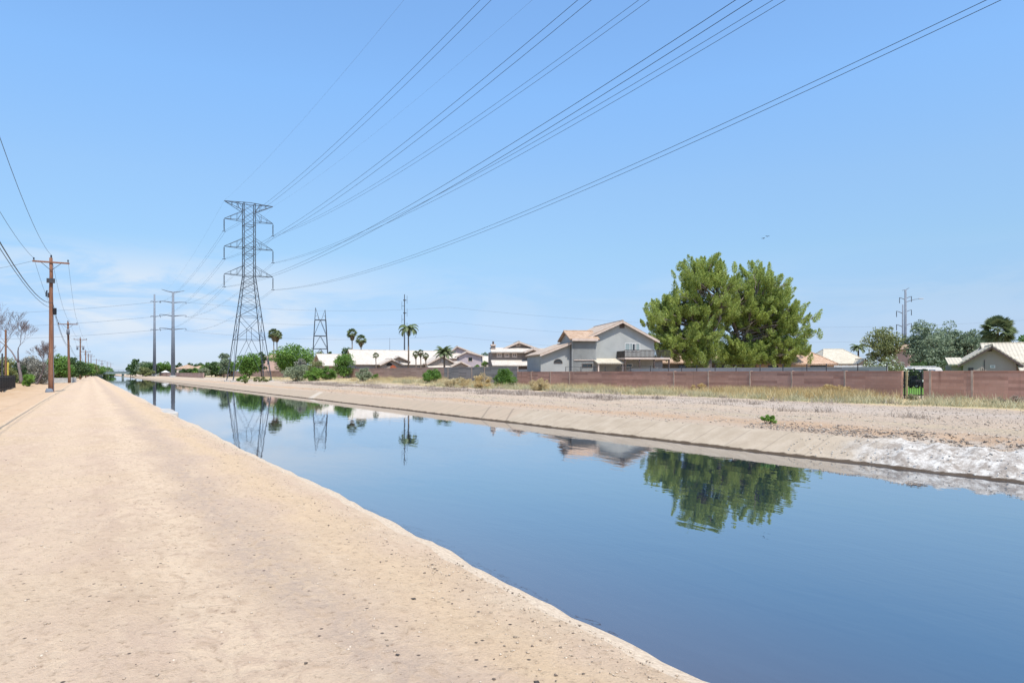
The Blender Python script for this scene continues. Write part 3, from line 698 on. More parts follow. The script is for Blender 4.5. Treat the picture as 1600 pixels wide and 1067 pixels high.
for z in LEVELS:
    up = z + 2.0
    for sg in (-1, 1):
        mb = MB(); tip = (sg * ARM, 0, z + .05)
        for sy_ in (-1, 1):
            mb.bar((sg * BW, sy_ * BW, z), tip, .052); mb.bar((sg * BW, sy_ * BW, up), tip, .038)
            for u in (.33, .66):
                a = [(sg * BW) + (tip[0] - sg * BW) * u, sy_ * BW * (1 - u)]; mb.bar((a[0], a[1], z + .05 * u), (a[0], a[1], up + (tip[2] - up) * u), .027)
            mb.bar((sg * BW, sy_ * BW, up), (sg * (BW + (ARM - BW) * .33), sy_ * BW * .67, z), .027)
        for u in (.33, .66): mb.bar((sg * (BW + (ARM - BW) * u), BW * (1 - u), z), (sg * (BW + (ARM - BW) * u), -BW * (1 - u), z), .027)
        mb.build('cross_arm', m_lattice, tower)
for sg in (-1, 1):
    mb = MB(); tip = (sg * ARM, 0, ZTOP)
    for sy_ in (-1, 1):
        mb.bar((0, sy_ * BW, ZTOP), tip, .065); mb.bar((sg * BW, sy_ * BW, ZTOP - 1.75), tip, .055)
        for u in (.3, .6): mb.bar((sg * (BW + (ARM - BW) * u), sy_ * BW * (1 - u), ZTOP), (sg * (BW + (ARM - BW) * u), sy_ * BW * (1 - u), ZTOP - 1.75 * (1 - u)), .04)
        mb.bar((sg * BW, sy_ * BW, ZTOP - 1.75), (sg * (BW + (ARM - BW) * .3), sy_ * BW * .7, ZTOP), .04)
    mb.bar((sg * BW, -BW, ZTOP), (sg * (BW + (ARM - BW) * .5), BW * .5, ZTOP), .04); mb.bar((sg * BW, -BW, ZTOP), (sg * BW, BW, ZTOP), .06)
    mb.build('ground_wire_arm', m_lattice, tower)
INS = 2.55
for sg in (-1, 1):
    for z in LEVELS:
        mb = MB(); prof = []
        for k in range(15):
            zz = -INS + .25 + k * (INS - .4) / 15; prof += [(.05, zz), (.15, zz + .03), (.05, zz + .10)]
        mb.lathe([(.03, -INS)] + prof + [(.03, 0)], 8, (sg * ARM, 0, z)); mb.bar((sg * ARM - .32, 0, z - INS), (sg * ARM + .32, 0, z - INS), .06)
        mb.build('insulator', m_ins, tower)

def bez(p0, p1, sag, n=24):
    p0 = Vector(p0); p1 = Vector(p1); r = []
    for i in range(n + 1):
        u = i / n; p = p0.lerp(p1, u); p.z -= sag * 4 * u * (1 - u); r.append(p)
    return r
sT, tT = st(tx, ty); SP = (PX(270.4, 278), 278.0); sP, tP = st(*SP)
NAMES = {0: 'lowest', 1: 'middle', 2: 'topmost'}
LBL = {(1, 0): 'twin wires from the lowest right insulator, lowest pair crossing the sky', (1, 1): 'twin wires from the middle right insulator of the lattice tower',
       (1, 2): 'twin wires from the topmost right insulator of the lattice tower', (-1, 0): 'twin wires from the lowest left insulator of the lattice tower',
       (-1, 1): 'twin wires from the middle left insulator of the lattice tower', (-1, 2): 'twin wires from the topmost left insulator, steepest pair across the sky'}
POLE_ARMS = [PZ(514, 278), PZ(493, 278), PZ(472, 278)]
for sg in (-1, 1):
    for k, z in enumerate(LEVELS):
        t = thing('power_line', LBL[(sg, k)], 'power line', (0, 0, 0), 0, 'transmission lines strung on the lattice tower')
        zc = tz + z - INS - .05
        for e in (-.23, .23):
            mb = MB(); tt = tT + sg * ARM
            a = (*xy(sT, tt + e), zc); b = (*xy(-6.0 + (1.5 if e > 0 else 0), tt + e * 1.6), zc + .1)
            pts = bez(a, b, 3.55 + .12 * e, 40)
            q = (*xy(sP, tP + sg * 4.8 + e), POLE_ARMS[k] - .3)
            pts = list(reversed(bez(a, q, 2.8, 16)))[:-1] + pts
            # beyond the span the wire climbs on to the next support out of sight
            mb.tube(pts, .0145, 5); mb.build('conductor', m_wire, t)
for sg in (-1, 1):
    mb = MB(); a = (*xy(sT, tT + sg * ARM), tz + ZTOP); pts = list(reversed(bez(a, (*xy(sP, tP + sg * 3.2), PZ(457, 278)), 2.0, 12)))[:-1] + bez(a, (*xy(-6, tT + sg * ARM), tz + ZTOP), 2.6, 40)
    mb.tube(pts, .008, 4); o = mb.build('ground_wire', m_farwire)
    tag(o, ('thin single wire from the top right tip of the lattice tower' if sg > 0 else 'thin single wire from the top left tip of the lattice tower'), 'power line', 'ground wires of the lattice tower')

# ------------------------------------------------------------------ tubular steel poles by the far canal
def steel_pole(px, D, ytop, r0, r1, label, arms, top_arm):
    x, y = PX(px, D), D; z0 = gxy(x, y); t = thing('steel_pole', label, 'power pole', (x, y, z0), AX, 'grey steel poles on the far bank'); H_ = PZ(ytop, D) - z0
    mb = MB(); mb.tube([(0, 0, .4), (0, 0, H_)], [r0, r1], 12); mb.build('shaft', m_steel, t, True)
    mb = MB(); mb.lathe([(r0 * 1.6, -.4), (r0 * 1.6, .55), (r0 * 1.2, .6)], 12); mb.build('footing', m_conc, t)
    for (py, ln, rise) in arms:
        z = PZ(py, D) - z0
        for sg in (-1, 1):
            l2 = ln if sg > 0 or ln > 3 else ln * .6
            mb = MB(); mb.tube([(sg * r1 * .6, 0, z - .2), (sg * l2 * .5, 0, z + rise * .45), (sg * l2 * .85, 0, z + rise), (sg * l2, 0, z + rise)], [.28, .2, .13, .1], 6); mb.build('arm', m_steel, t)
            mb = MB(); mb.lathe([(.05, 0), (.14, .1), (.06, .2), (.14, .3), (.06, .4), (.14, .5), (.05, .7)], 6, (sg * l2, 0, z + rise - .7)); mb.build('insulator', m_ins, t)
    if top_arm:
        for sg in (-1, 1):
            mb = MB(); mb.tube([(0, 0, H_ - .2), (sg * 2, 0, H_ + .1), (sg * 4.2, 0, H_ + .75)], [.25, .18, .1], 6); mb.build('arm', m_steel, t)
    return t
steel_pole(270.4, 278, 456, .82, .42, 'thicker tubular steel pole with wide arms beyond the lattice tower', [(472, 4.8, .15), (493, 4.8, .25), (514, 4.8, .3)], True)
steel_pole(241.4, 330, 460, .75, .36, 'thinner tubular steel pole with short arms, left of its twin', [(471, 2.6, .1), (494, 2.6, .1), (515, 2.6, .1)], False)
# far crossing lines
k = 0
CROSS = [('uppermost', 478), ('second highest', 488), ('middle', 499), ('second lowest', 511), ('lowest', 524)]
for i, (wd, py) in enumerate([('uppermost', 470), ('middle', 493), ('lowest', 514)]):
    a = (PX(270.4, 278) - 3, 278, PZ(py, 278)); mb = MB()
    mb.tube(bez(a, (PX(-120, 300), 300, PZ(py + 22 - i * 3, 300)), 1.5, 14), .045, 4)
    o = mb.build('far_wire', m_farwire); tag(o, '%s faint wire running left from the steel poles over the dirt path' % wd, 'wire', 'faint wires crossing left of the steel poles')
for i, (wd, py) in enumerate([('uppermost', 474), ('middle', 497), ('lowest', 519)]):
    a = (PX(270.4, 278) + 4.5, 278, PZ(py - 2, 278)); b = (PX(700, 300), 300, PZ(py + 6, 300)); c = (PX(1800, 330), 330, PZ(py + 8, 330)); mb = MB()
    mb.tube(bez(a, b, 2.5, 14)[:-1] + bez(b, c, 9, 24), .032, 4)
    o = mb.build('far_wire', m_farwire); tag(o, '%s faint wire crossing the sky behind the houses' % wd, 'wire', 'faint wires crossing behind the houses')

# ------------------------------------------------------------------ second lattice mast behind houses
D2 = 260.0; x2, y2 = PX(500.5, D2), D2
t2 = thing('lattice_tower', 'smaller distant lattice tower with slanted horn tops above the white roofs', 'transmission tower', (x2, y2, .2), R(18))
z2 = lambda py: PZ(py, D2) - .2
for sx_ in (-1, 1):
    for sy_ in (-1, 1):
        mb = MB(); mb.bar((sx_ * 3.2, sy_ * 2.4, 0), (sx_ * 2.0, sy_ * 1.6, z2(500)), .13); mb.build('leg', m_lattice, t2)
mb = MB()
zs = [0, z2(562), z2(545), z2(525), z2(500)]
w2 = lambda z: 3.2 - 1.2 * z / z2(500)
for i in range(4):
    for sy_ in (-1, 1):
        d0, d1 = sy_ * w2(zs[i]) * .77, sy_ * w2(zs[i + 1]) * .77; a0, a1 = w2(zs[i]), w2(zs[i + 1])
        mb.bar((-a0, d0, zs[i]), (0, d1, zs[i + 1]), .07); mb.bar((a0, d0, zs[i]), (0, d1, zs[i + 1]), .07); mb.bar((-a1, d1, zs[i + 1]), (a1, d1, zs[i + 1]), .11)
    for sx_ in (-1, 1): mb.bar((sx_ * w2(zs[i]), -w2(zs[i]) * .77, zs[i]), (sx_ * w2(zs[i + 1]), w2(zs[i + 1]) * .77, zs[i + 1]), .06); mb.bar((sx_ * w2(zs[i + 1]), -w2(zs[i + 1]) * .77, zs[i + 1]), (sx_ * w2(zs[i + 1]), w2(zs[i + 1]) * .77, zs[i + 1]), .08)
mb.build('bracing', m_lattice, t2)
for sg, top in ((-1, 481), (1, 484)):
    mb = MB(); zb, zt_ = z2(500), z2(top)
    for sy_ in (-1, 1): mb.bar((sg * 2.0, sy_ * 1.2, zb), (sg * 1.75, 0, zt_), .1); mb.bar((sg * .4, sy_ * 1.2, zb), (sg * 1.75, 0, zt_), .08)
    mb.bar((sg * 1.2, 0, zb + 1.5), (sg * 2, 0, zb + 1.5), .06); mb.build('horn', m_lattice, t2)

# ------------------------------------------------------------------ wooden utility poles
LEFT_POLES = []
def wood_pole(px, D, ytop, label, arm=1.45, extras=0, mat=None, lean=0, small=False):
    x, y = PX(px, D), D; z0 = gxy(x, y); H_ = PZ(ytop, D) - z0; mat = mat or m_wood
    t = thing('utility_pole', label, 'utility pole', (x, y, z0), AX, 'wooden utility poles along the path'); t.rotation_euler = (0, lean, AX)
    r = .21
    mb = MB(); pts = [(random.gauss(0, .012), random.gauss(0, .012), -.3 + (H_ + .3) * i / 8) for i in range(9)]; mb.tube(pts, [r * (1.12 - .5 * i / 8) for i in range(9)], 12); mb.build('pole', mat, t, True)
    za = H_ - .42
    mb = MB(); mb.box(-arm, arm, -.20, -.09, za - .07, za + .07); mb.build('cross_arm', mat, t, False, .01)
    for q in (-arm * .92, arm * .92):
        mb = MB(); mb.lathe([(.025, 0), (.03, .08), (.075, .10), (.04, .15), (.075, .18), (.04, .26)], 8, (q, -.145, za + .07)); mb.build('insulator', m_ins, t)
    mb = MB(); mb.lathe([(.04, 0), (.085, .06), (.05, .12), (.085, .17), (.03, .27)], 8, (0, 0, H_)); mb.build('insulator', m_ins, t)
    if not small:
        mb = MB(); mb.bar((-.75, -.18, za - .06), (0, -.2, za - .75), .022); mb.bar((.75, -.18, za - .06), (0, -.2, za - .75), .022); mb.build('brace', m_dark, t)
    if extras == 1:
        mb = MB(); mb.box(-.34, .30, -.34, -.12, H_ - 2.3, H_ - 1.9); mb.build('bracket', m_dark, t)
        mb = MB(); mb.box(-.28, -.18, -.3, .3, H_ - 3.6, H_ - 3.2); mb.build('bracket', m_dark, t)
        mb = MB(); mb.tube([(-.3, -.2, H_ - 3.0), (-.36, -.22, H_ - 3.2), (-.36, -.22, H_ - 3.55)], .06, 8); mb.build('cutout', m_ins, t)
        mb = MB(); mb.box(.16, .42, -.3, .0, H_ - 5.15, H_ - 4.55); mb.build('terminal_box', m_black, t, False, .03)
        mb = MB(); mb.lathe([(.34, -.3), (.33, .12), (.24, .34)], 10, (-.12, -.05, 0)); mb.build('collar', m_steel, t)
        mb = MB(); mb.bar((.19, -.12, .2), (.13, -.1, H_ - 4.5), .025); mb.build('conduit', m_steel, t)
    if extras == 2:
        mb = MB(); mb.lathe([(.24, 0), (.24, .85), (.1, .95)], 10, (-.0, -.42, H_ - 2.2)); mb.build('transformer', m_steel, t, True)
    if extras == 3:
        mb = MB(); mb.box(-.95, .95, -.18, -.06, H_ - 2.3, H_ - 2.16); mb.build('cross_arm', mat, t)
        for q in (-.65, .65):
            mb = MB(); mb.lathe([(.22, 0), (.22, .75), (.1, .85)], 10, (q, -.2, H_ - 3.1)); mb.build('transformer', m_steel, t, True)
    LEFT_POLES.append((Vector((x, y, z0)), H_)); return t
wood_pole(80, 62, 403, 'nearest and tallest wooden utility pole, reddish brown, beside the dirt path', 1.4, 1)
wood_pole(108.5, 117, 503, 'second wooden utility pole from the front, slightly leaning', 1.42, 2, m_wood2, R(-1.2))
wood_pole(125.5, 178, 528, 'third wooden utility pole with two grey transformers under the cross arm', 1.5, 3, m_wood2)
wood_pole(133.8, 235, 547.5, 'fourth wooden pole, before the green trees left of the path', 1.5, 0, m_wood2)
wood_pole(138.0, 290, 552.5, 'fifth wooden pole, small and close behind the fourth', 1.5, 0, m_wood2, 0, True)
wood_pole(142.2, 345, 555.5, 'sixth wooden pole, small, right of the fifth', 1.6, 0, m_wood2, 0, True)
wood_pole(150.6, 420, 561, 'seventh small wooden pole above the distant tree row', 2.0, 0, m_wood2, 0, True)
wood_pole(159.3, 500, 563, 'eighth tiny wooden pole above the distant tree row', 2.3, 3, m_wood2, 0, True)
wood_pole(167.5, 580, 565.5, 'ninth tiny wooden pole near the end of the path', 2.4, 0, m_wood2, 0, True)
wood_pole(173.0, 660, 567.5, 'farthest tiny wooden pole beside the bridge', 2.4, 0, m_wood2, 0, True)
def pole_wire(label, off, dz, rad, sags, mat=m_wire, start=None, upto=6):
    pts = []; P0 = LEFT_POLES[0][0]; s0, t0 = st(P0.x, P0.y)
    first = Vector((*xy(s0 - 66, t0 + off), LEFT_POLES[0][1] + dz - .1))
    nodes = ([] if start == 'pole' else [first]) + [Vector((p.x + CA * off, p.y + SA * off, p.z + h + dz)) for p, h in LEFT_POLES[:upto]]
    for i in range(len(nodes) - 1): pts += bez(nodes[i], nodes[i + 1], sags if i == 0 else sags * .8, 14)[(0 if i == 0 else 1):]
    mb = MB(); mb.tube(pts, rad, 5); o = mb.build('overhead_wire', mat); tag(o, label, 'wire', 'wires along the wooden poles'); return o
pole_wire('overhead wire on the left end of the cross arms of the wooden poles', -1.29, -.15, .012, 1.3)
pole_wire('overhead wire on the right end of the cross arms of the wooden poles', 1.29, -.15, .010, 1.3, m_wire, 'pole')
pole_wire('overhead wire along the very tops of the wooden poles', 0, .25, .012, 1.6)
pole_wire('thick black communication cable low on the wooden poles', .12, -4.05, .022, 1.6)
pole_wire('second thinner communication cable just under the thick one', .12, -4.5, .014, 1.35)
mb = MB(); P0, H0 = LEFT_POLES[0]; mb.tube(bez((P0.x - 1.2, P0.y - .7, P0.z + H0 - .4), (P0.x - 22, P0.y + 6, P0.z + H0 - .2), .8, 14), .012, 5)
o = mb.build('service_wire', m_wire); tag(o, 'thin service wire leaving the nearest wooden pole sideways to the left', 'wire')

# ------------------------------------------------------------------ left side: iron fence, posts, dead trees, scrub
def iron_fence():
    a = Vector(xy(*st(PX(23.5, 81), 81))); b = Vector((PX(-60, 44), 44)); d = b - a; n = int(d.length / .12)
    t = thing('iron_fence', 'low black iron picket fence at the left edge', 'fence', (a.x, a.y, gxy(a.x, a.y) - .05), math.atan2(d.y, d.x)); Lg = d.length; H_ = 1.5
    mb = MB(); mb.box(0, Lg, -.02, .02, .15, .2); mb.box(0, Lg, -.02, .02, H_ - .12, H_ - .07); mb.build('rail', m_black, t)
    mb = MB()
    for i in range(n): mb.box(i * .12 - .018, i * .12 + .018, -.018, .018, .0, H_)
    mb.build('pickets', m_black, t)
    for i in range(0, int(Lg / 2.4) + 1):
        mb = MB(); mb.box(i * 2.4 - .05, i * 2.4 + .05, -.05, .05, -.3, H_ + .08); mb.build('post', m_black, t)
iron_fence()
def post(px, D, ytop, r, mat, label, name='post'):
    x, y = PX(px, D), D; z = gxy(x, y); mb = MB(); h = PZ(ytop, D) - z; mb.lathe([(r, -.3), (r, h - r), (r * .6, h)], 8); o = mb.build(name, mat); o.location = (x, y, z); tag(o, label, 'post'); return o
post(9, 88, 515, .11, m_wood2, 'tall thin rusty brown post behind the iron fence')
post(3.5, 78, 552, .08, m_dark, 'shorter dark post at the far left edge')
post(12.5, 90, 566, .10, plain('yellow paint', (.45, .36, .06), .6), 'short yellow marker post next to the rusty post', 'marker_post')
dead_tree('dead_tree', 'leafless grey dead tree at the far left edge, broad crown', PX(8, 112), 112, 11.5, 5, .50)
dead_tree('dead_tree', 'leafless grey dead tree with forked leaning stem, right of the other', PX(34, 110), 110, 11.0, 17, .55, .12)
dead_tree('dead_tree', 'bare leaning dead snag just left of the nearest pole', PX(56, 108), 108, 6.5, 23, .3, .5)
def at(px, D): return PX(px, D), D
GL = 'trees and scrub left of the path'
bush('grey_scrub', 'large grey green scrub mass under the dead trees', *at(48, 118), 5.4, 4.6, 'grey', 60, 120, .30, GL, depth=4)
bush('grey_scrub', 'grey brown twiggy scrub close left of the nearest pole', *at(64, 112), 4.2, 3.6, 'grey', 40, 110, .26, GL)
bush('dark_scrub', 'dark green scrub beneath the dead trees at the left edge', *at(22, 116), 5.0, 3.6, 'dark', 40, 110, .28, GL)
bush('olive_scrub', 'olive green scrub behind the iron fence', *at(4, 105), 4.0, 4.2, 'olive', 36, 110, .26, GL)
bush('green_bush', 'bright green leafy bush at the end of the iron fence', *at(44, 92), 1.9, 1.75, 'bright', 26, 110, .20, GL)
tree('round_tree', 'rounded green tree just right of the nearest pole', *at(92, 135), 5.6, 5.3, 'green', .05, 46, 130, .34, group=GL)
tree('round_tree', 'darker rounded tree behind the second pole', *at(112, 150), 7.2, 5.0, 'dark', .05, 50, 130, .36, group=GL)
tree('broad_tree', 'wide mid green tree between third and fourth poles', *at(127, 205), 7, 5.0, 'green', .05, 40, 110, .45, group=GL)
for i, (px, D, h, m) in enumerate([(136, 270, 5.2, 'olive'), (143, 300, 6, 'green'), (150, 340, 6.4, 'green'), (157, 380, 6.2, 'olive'), (163, 430, 6.8, 'bright'), (169, 470, 7.5, 'green')]):
    tree('far_tree', ['olive tree first in the far row left of the path', 'green tree second in the far row left of the path', 'mid green tree third in the far row left of the path',
         'olive tree fourth in the far row left of the path', 'brightest tree fifth in the far row left of the path', 'last tree of the far row next to the bridge'][i], *at(px, D), 10, h, m, .05, 34, 90, .6, group=GL)
mb = MB(); mb.box(-2.4, 2.4, -.12, .12, -.2, .85); mb.box(-2.5, -1.9, -.3, .3, -.2, .95); mb.box(1.9, 2.5, -.3, .3, -.2, .95)
mb.box(-2.4, 2.4, -1.0, -.12, -.2, .12); o = mb.build('concrete_headwall', m_conc, None, False, .03); x, y = at(96, 122); o.location = (x, y, gxy(x, y)); tag(o, 'low grey concrete headwall between the first two wooden poles', 'concrete wall')

# ------------------------------------------------------------------ bridge at the end of the canal
DB = 352.0; xb, yb = at(192, DB); tb = thing('bridge', 'low grey green road bridge closing the far end of the canal', 'bridge', (xb, yb, 0), AX)
mb = MB(); mb.box(-22, 22, -4, 4, 1.0, 2.2); mb.build('deck', plain('bridge concrete', (.16, .20, .19), .8), tb)
mb = MB(); mb.box(-22, 22, -4.1, -3.9, 2.2, 2.3); mb.box(-22, 22, -4.1, -3.9, 2.95, 3.05)
for i in range(23): mb.box(-22 + 2 * i - .06, -22 + 2 * i + .06, -4.08, -3.92, 2.2, 3.05)
mb.build('railing', m_steel, tb)
for x in (-15.5, 15.5):
    mb = MB(); mb.box(x - 6.5, x + 6.5, -4, 4, -1.6, 1.0); mb.build('abutment', plain('mossy concrete', (.20, .215, .18), .85), tb)
mb = MB(); mb.box(-.4, .4, -3.6, 4, -2, 1); mb.build('pier', plain('grey green pier concrete', (.16, .18, .16), .85), tb)  # pier concrete in one even dark grey green, like the rest of the bridge

# ------------------------------------------------------------------ block walls
def wall(name, label, px0, px1, t0, t1, z0, z1, mat, pil=(), th=.2, cap=True, capmat=None):
    a = Vector((PX(px0, Dt(px0, t0)), Dt(px0, t0))); b = Vector((PX(px1, Dt(px1, t1)), Dt(px1, t1))); d = b - a
    t = thing(name, label, 'wall', (a.x, a.y, z0), math.atan2(d.y, d.x), 'garden block walls on the far bank'); h = z1 - z0; Lg = d.length
    mb = MB(); mb.box(0, Lg, 0, th, -.5, h); mb.build('wall', mat, t)
    if cap: mb = MB(); mb.box(-.01, Lg + .01, -.02, th + .02, h, h + .06); mb.build('cap', capmat or mat, t)
    for p in pil:
        D = Dt(p, (t0 + t1) / 2); v = Vector((PX(p, D), D)) - a; u = v.dot(d.normalized())
        mb = MB(); mb.box(u - .065, u + .065, -.035, th + .05, -.5, h + .09); mb.build('pilaster', m_cap, t)
    return t, a, d.normalized(), Lg
TW = 46.0
wall('block_wall', 'far brown block wall behind the two steel poles', 228, 318, 31, 31, .1, 1.6, m_red2)
wall('block_wall', 'reddish wall section behind the feet of the lattice tower', 336, 470, 41, 44, .35, 2.15, m_red2)
wall('block_wall', 'brown wall section behind the sage bushes and white roofed house', 470, 536, 44, 46, .5, 2.25, m_red2)
wall('block_wall', 'long reddish brown wall in front of the white roofed house', 536, 694, 46, 46, .6, 2.5, m_red2)
wall('block_wall', 'grey block wall section below the two storey brown house', 694, 808, 46, 46, .35, 2.48, m_grey, (700, 737, 757))
wall('block_wall', 'longest red block wall, in front of the pines and up to the gate', 808, 1409, 46, 46, -.1, 1.80, m_red, (830, 860, 890, 1053, 1107, 1172, 1237, 1320))
wall('block_wall', 'red block wall to the right of the iron gate', 1443, 1760, 46, 46, -.1, 1.80, m_red, (1453.5, 1519, 1640))
wall('block_wall', 'pale grey block wall seen just above the red wall', 806, 1385, 55, 55, 0, 2.17, block_mat('pale grey block', (.33, .31, .30), (.38, .36, .345), (.3, .28, .27), .3), (), .2)
# stained dark pier against the wall beside the gate
def metal_fence():
    p0, p1 = 884, 1400; D0, D1 = Dt(p0, 46.1), Dt(p1, 46.1); a = Vector((PX(p0, D0), D0)); b = Vector((PX(p1, D1), D1)); d = b - a; Lg = d.length
    t = thing('rail_fence', 'thin dark metal rail fence along the top of the long red wall', 'fence', (a.x, a.y, 1.86), math.atan2(d.y, d.x))
    mb = MB(); mb.box(0, Lg, -.012, .012, .50, .525); mb.build('rail', m_dark, t)
    u = 0
    while u < Lg: 
        mb = MB(); mb.box(u - .025, u + .025, -.025, .025, -.02, .55); mb.build('post', m_dark, t); u += random.uniform(1.6, 3.0)
metal_fence()
def gate():
    D0 = Dt(1411, 46.1); D1 = Dt(1442, 46.1); a = Vector((PX(1411, D0), D0)); b = Vector((PX(1442, D1), D1)); d = b - a; Lg = d.length
    t = thing('iron_gate', 'black iron bar gate in the gap of the red wall', 'gate', (a.x, a.y, -.05), math.atan2(d.y, d.x)); h = 1.88
    mb = MB()
    for z in (.08, .95, h - .1): mb.box(.06, Lg - .06, -.015, .015, z, z + .05)
    for x in (.06, Lg - .1): mb.box(x, x + .05, -.02, .02, .05, h)
    mb.build('gate_frame', m_black, t); mb = MB(); n = int(Lg / .13)
    for i in range(1, n): mb.box(i * Lg / n - .011, i * Lg / n + .011, -.011, .011, .1, h - .08)
    mb.build('bars', m_black, t)
    mb = MB(); mb.box(.20, .30, -.05, .05, -.2, h + .02); mb.build('post', plain('yellow brown post', (.38, .29, .15), .8), t)
    mb = MB(); mb.box(Lg - .16, Lg - .08, -.06, -.02, .9, 1.05); mb.build('latch', m_dark, t)
gate()
# lawn behind the gate
mb = MB(); c = [(PX(1330, 52), 53.5), (PX(1520, 50), 47), (PX(1540, 78), 78), (PX(1330, 78), 78)]
mb.add([(x, y, .13) for x, y in c], [(0, 1, 2, 3)]); o = mb.build('lawn', m_lawn); tag(o, kind='structure')

def golf_cart():
    x, y = PX(1428, 72), 72; t = thing('golf_cart', 'dark golf cart with a roof parked on the lawn behind the gate', 'golf cart', (x, y, .14), R(25))
    mb = MB(); mb.box(-.6, .6, -1.1, 1.1, .28, .62); mb.box(-.55, .55, .45, 1.15, .62, .95); mb.build('body', m_black, t, False, .06)
    mb = MB(); mb.box(-.55, .55, -.55, .0, .62, .85); mb.box(-.55, .55, -.05, .08, .85, 1.25); mb.build('seat', m_dark, t, False, .05)
    mb = MB(); mb.box(-.66, .66, -1.1, 1.0, 1.86, 1.95); mb.build('roof', m_black, t, False, .03)
    for sx_ in (-.56, .56):
        for sy_ in (-.95, .8): mb = MB(); mb.bar((sx_, sy_, .6), (sx_, sy_, 1.88), .025); mb.build('roof_post', m_black, t)
    for sx_ in (-.58, .58):
        for sy_ in (-.75, .75):
            mb = MB(); mb.tube([(sx_ - .1, sy_, .22), (sx_ + .1, sy_, .22)], .23, 14); w = mb.build('wheel', m_black, t); mb = MB(); mb.tube([(sx_ - .12, sy_, .22), (sx_ + .12, sy_, .22)], .11, 10); mb.build('hub', m_white, w)
    mb = MB(); mb.box(-.5, .5, -1.13, -1.08, .95, 1.45); mb.build('rear_panel', m_dark, t)
    mb = MB(); mb.box(-.35, .15, -1.2, -1.1, .62, .85); mb.build('bag', m_white, t, False, .04)
golf_cart()
x, y = PX(1431, 79), 79
bush('clipped_hedge', 'dark clipped hedge behind the golf cart, seen through the gate', x, y, 6.5, 2.0, 'dark', 60, 120, .2, 'trees between the houses', 'hedge', depth=1.6, z=.1)

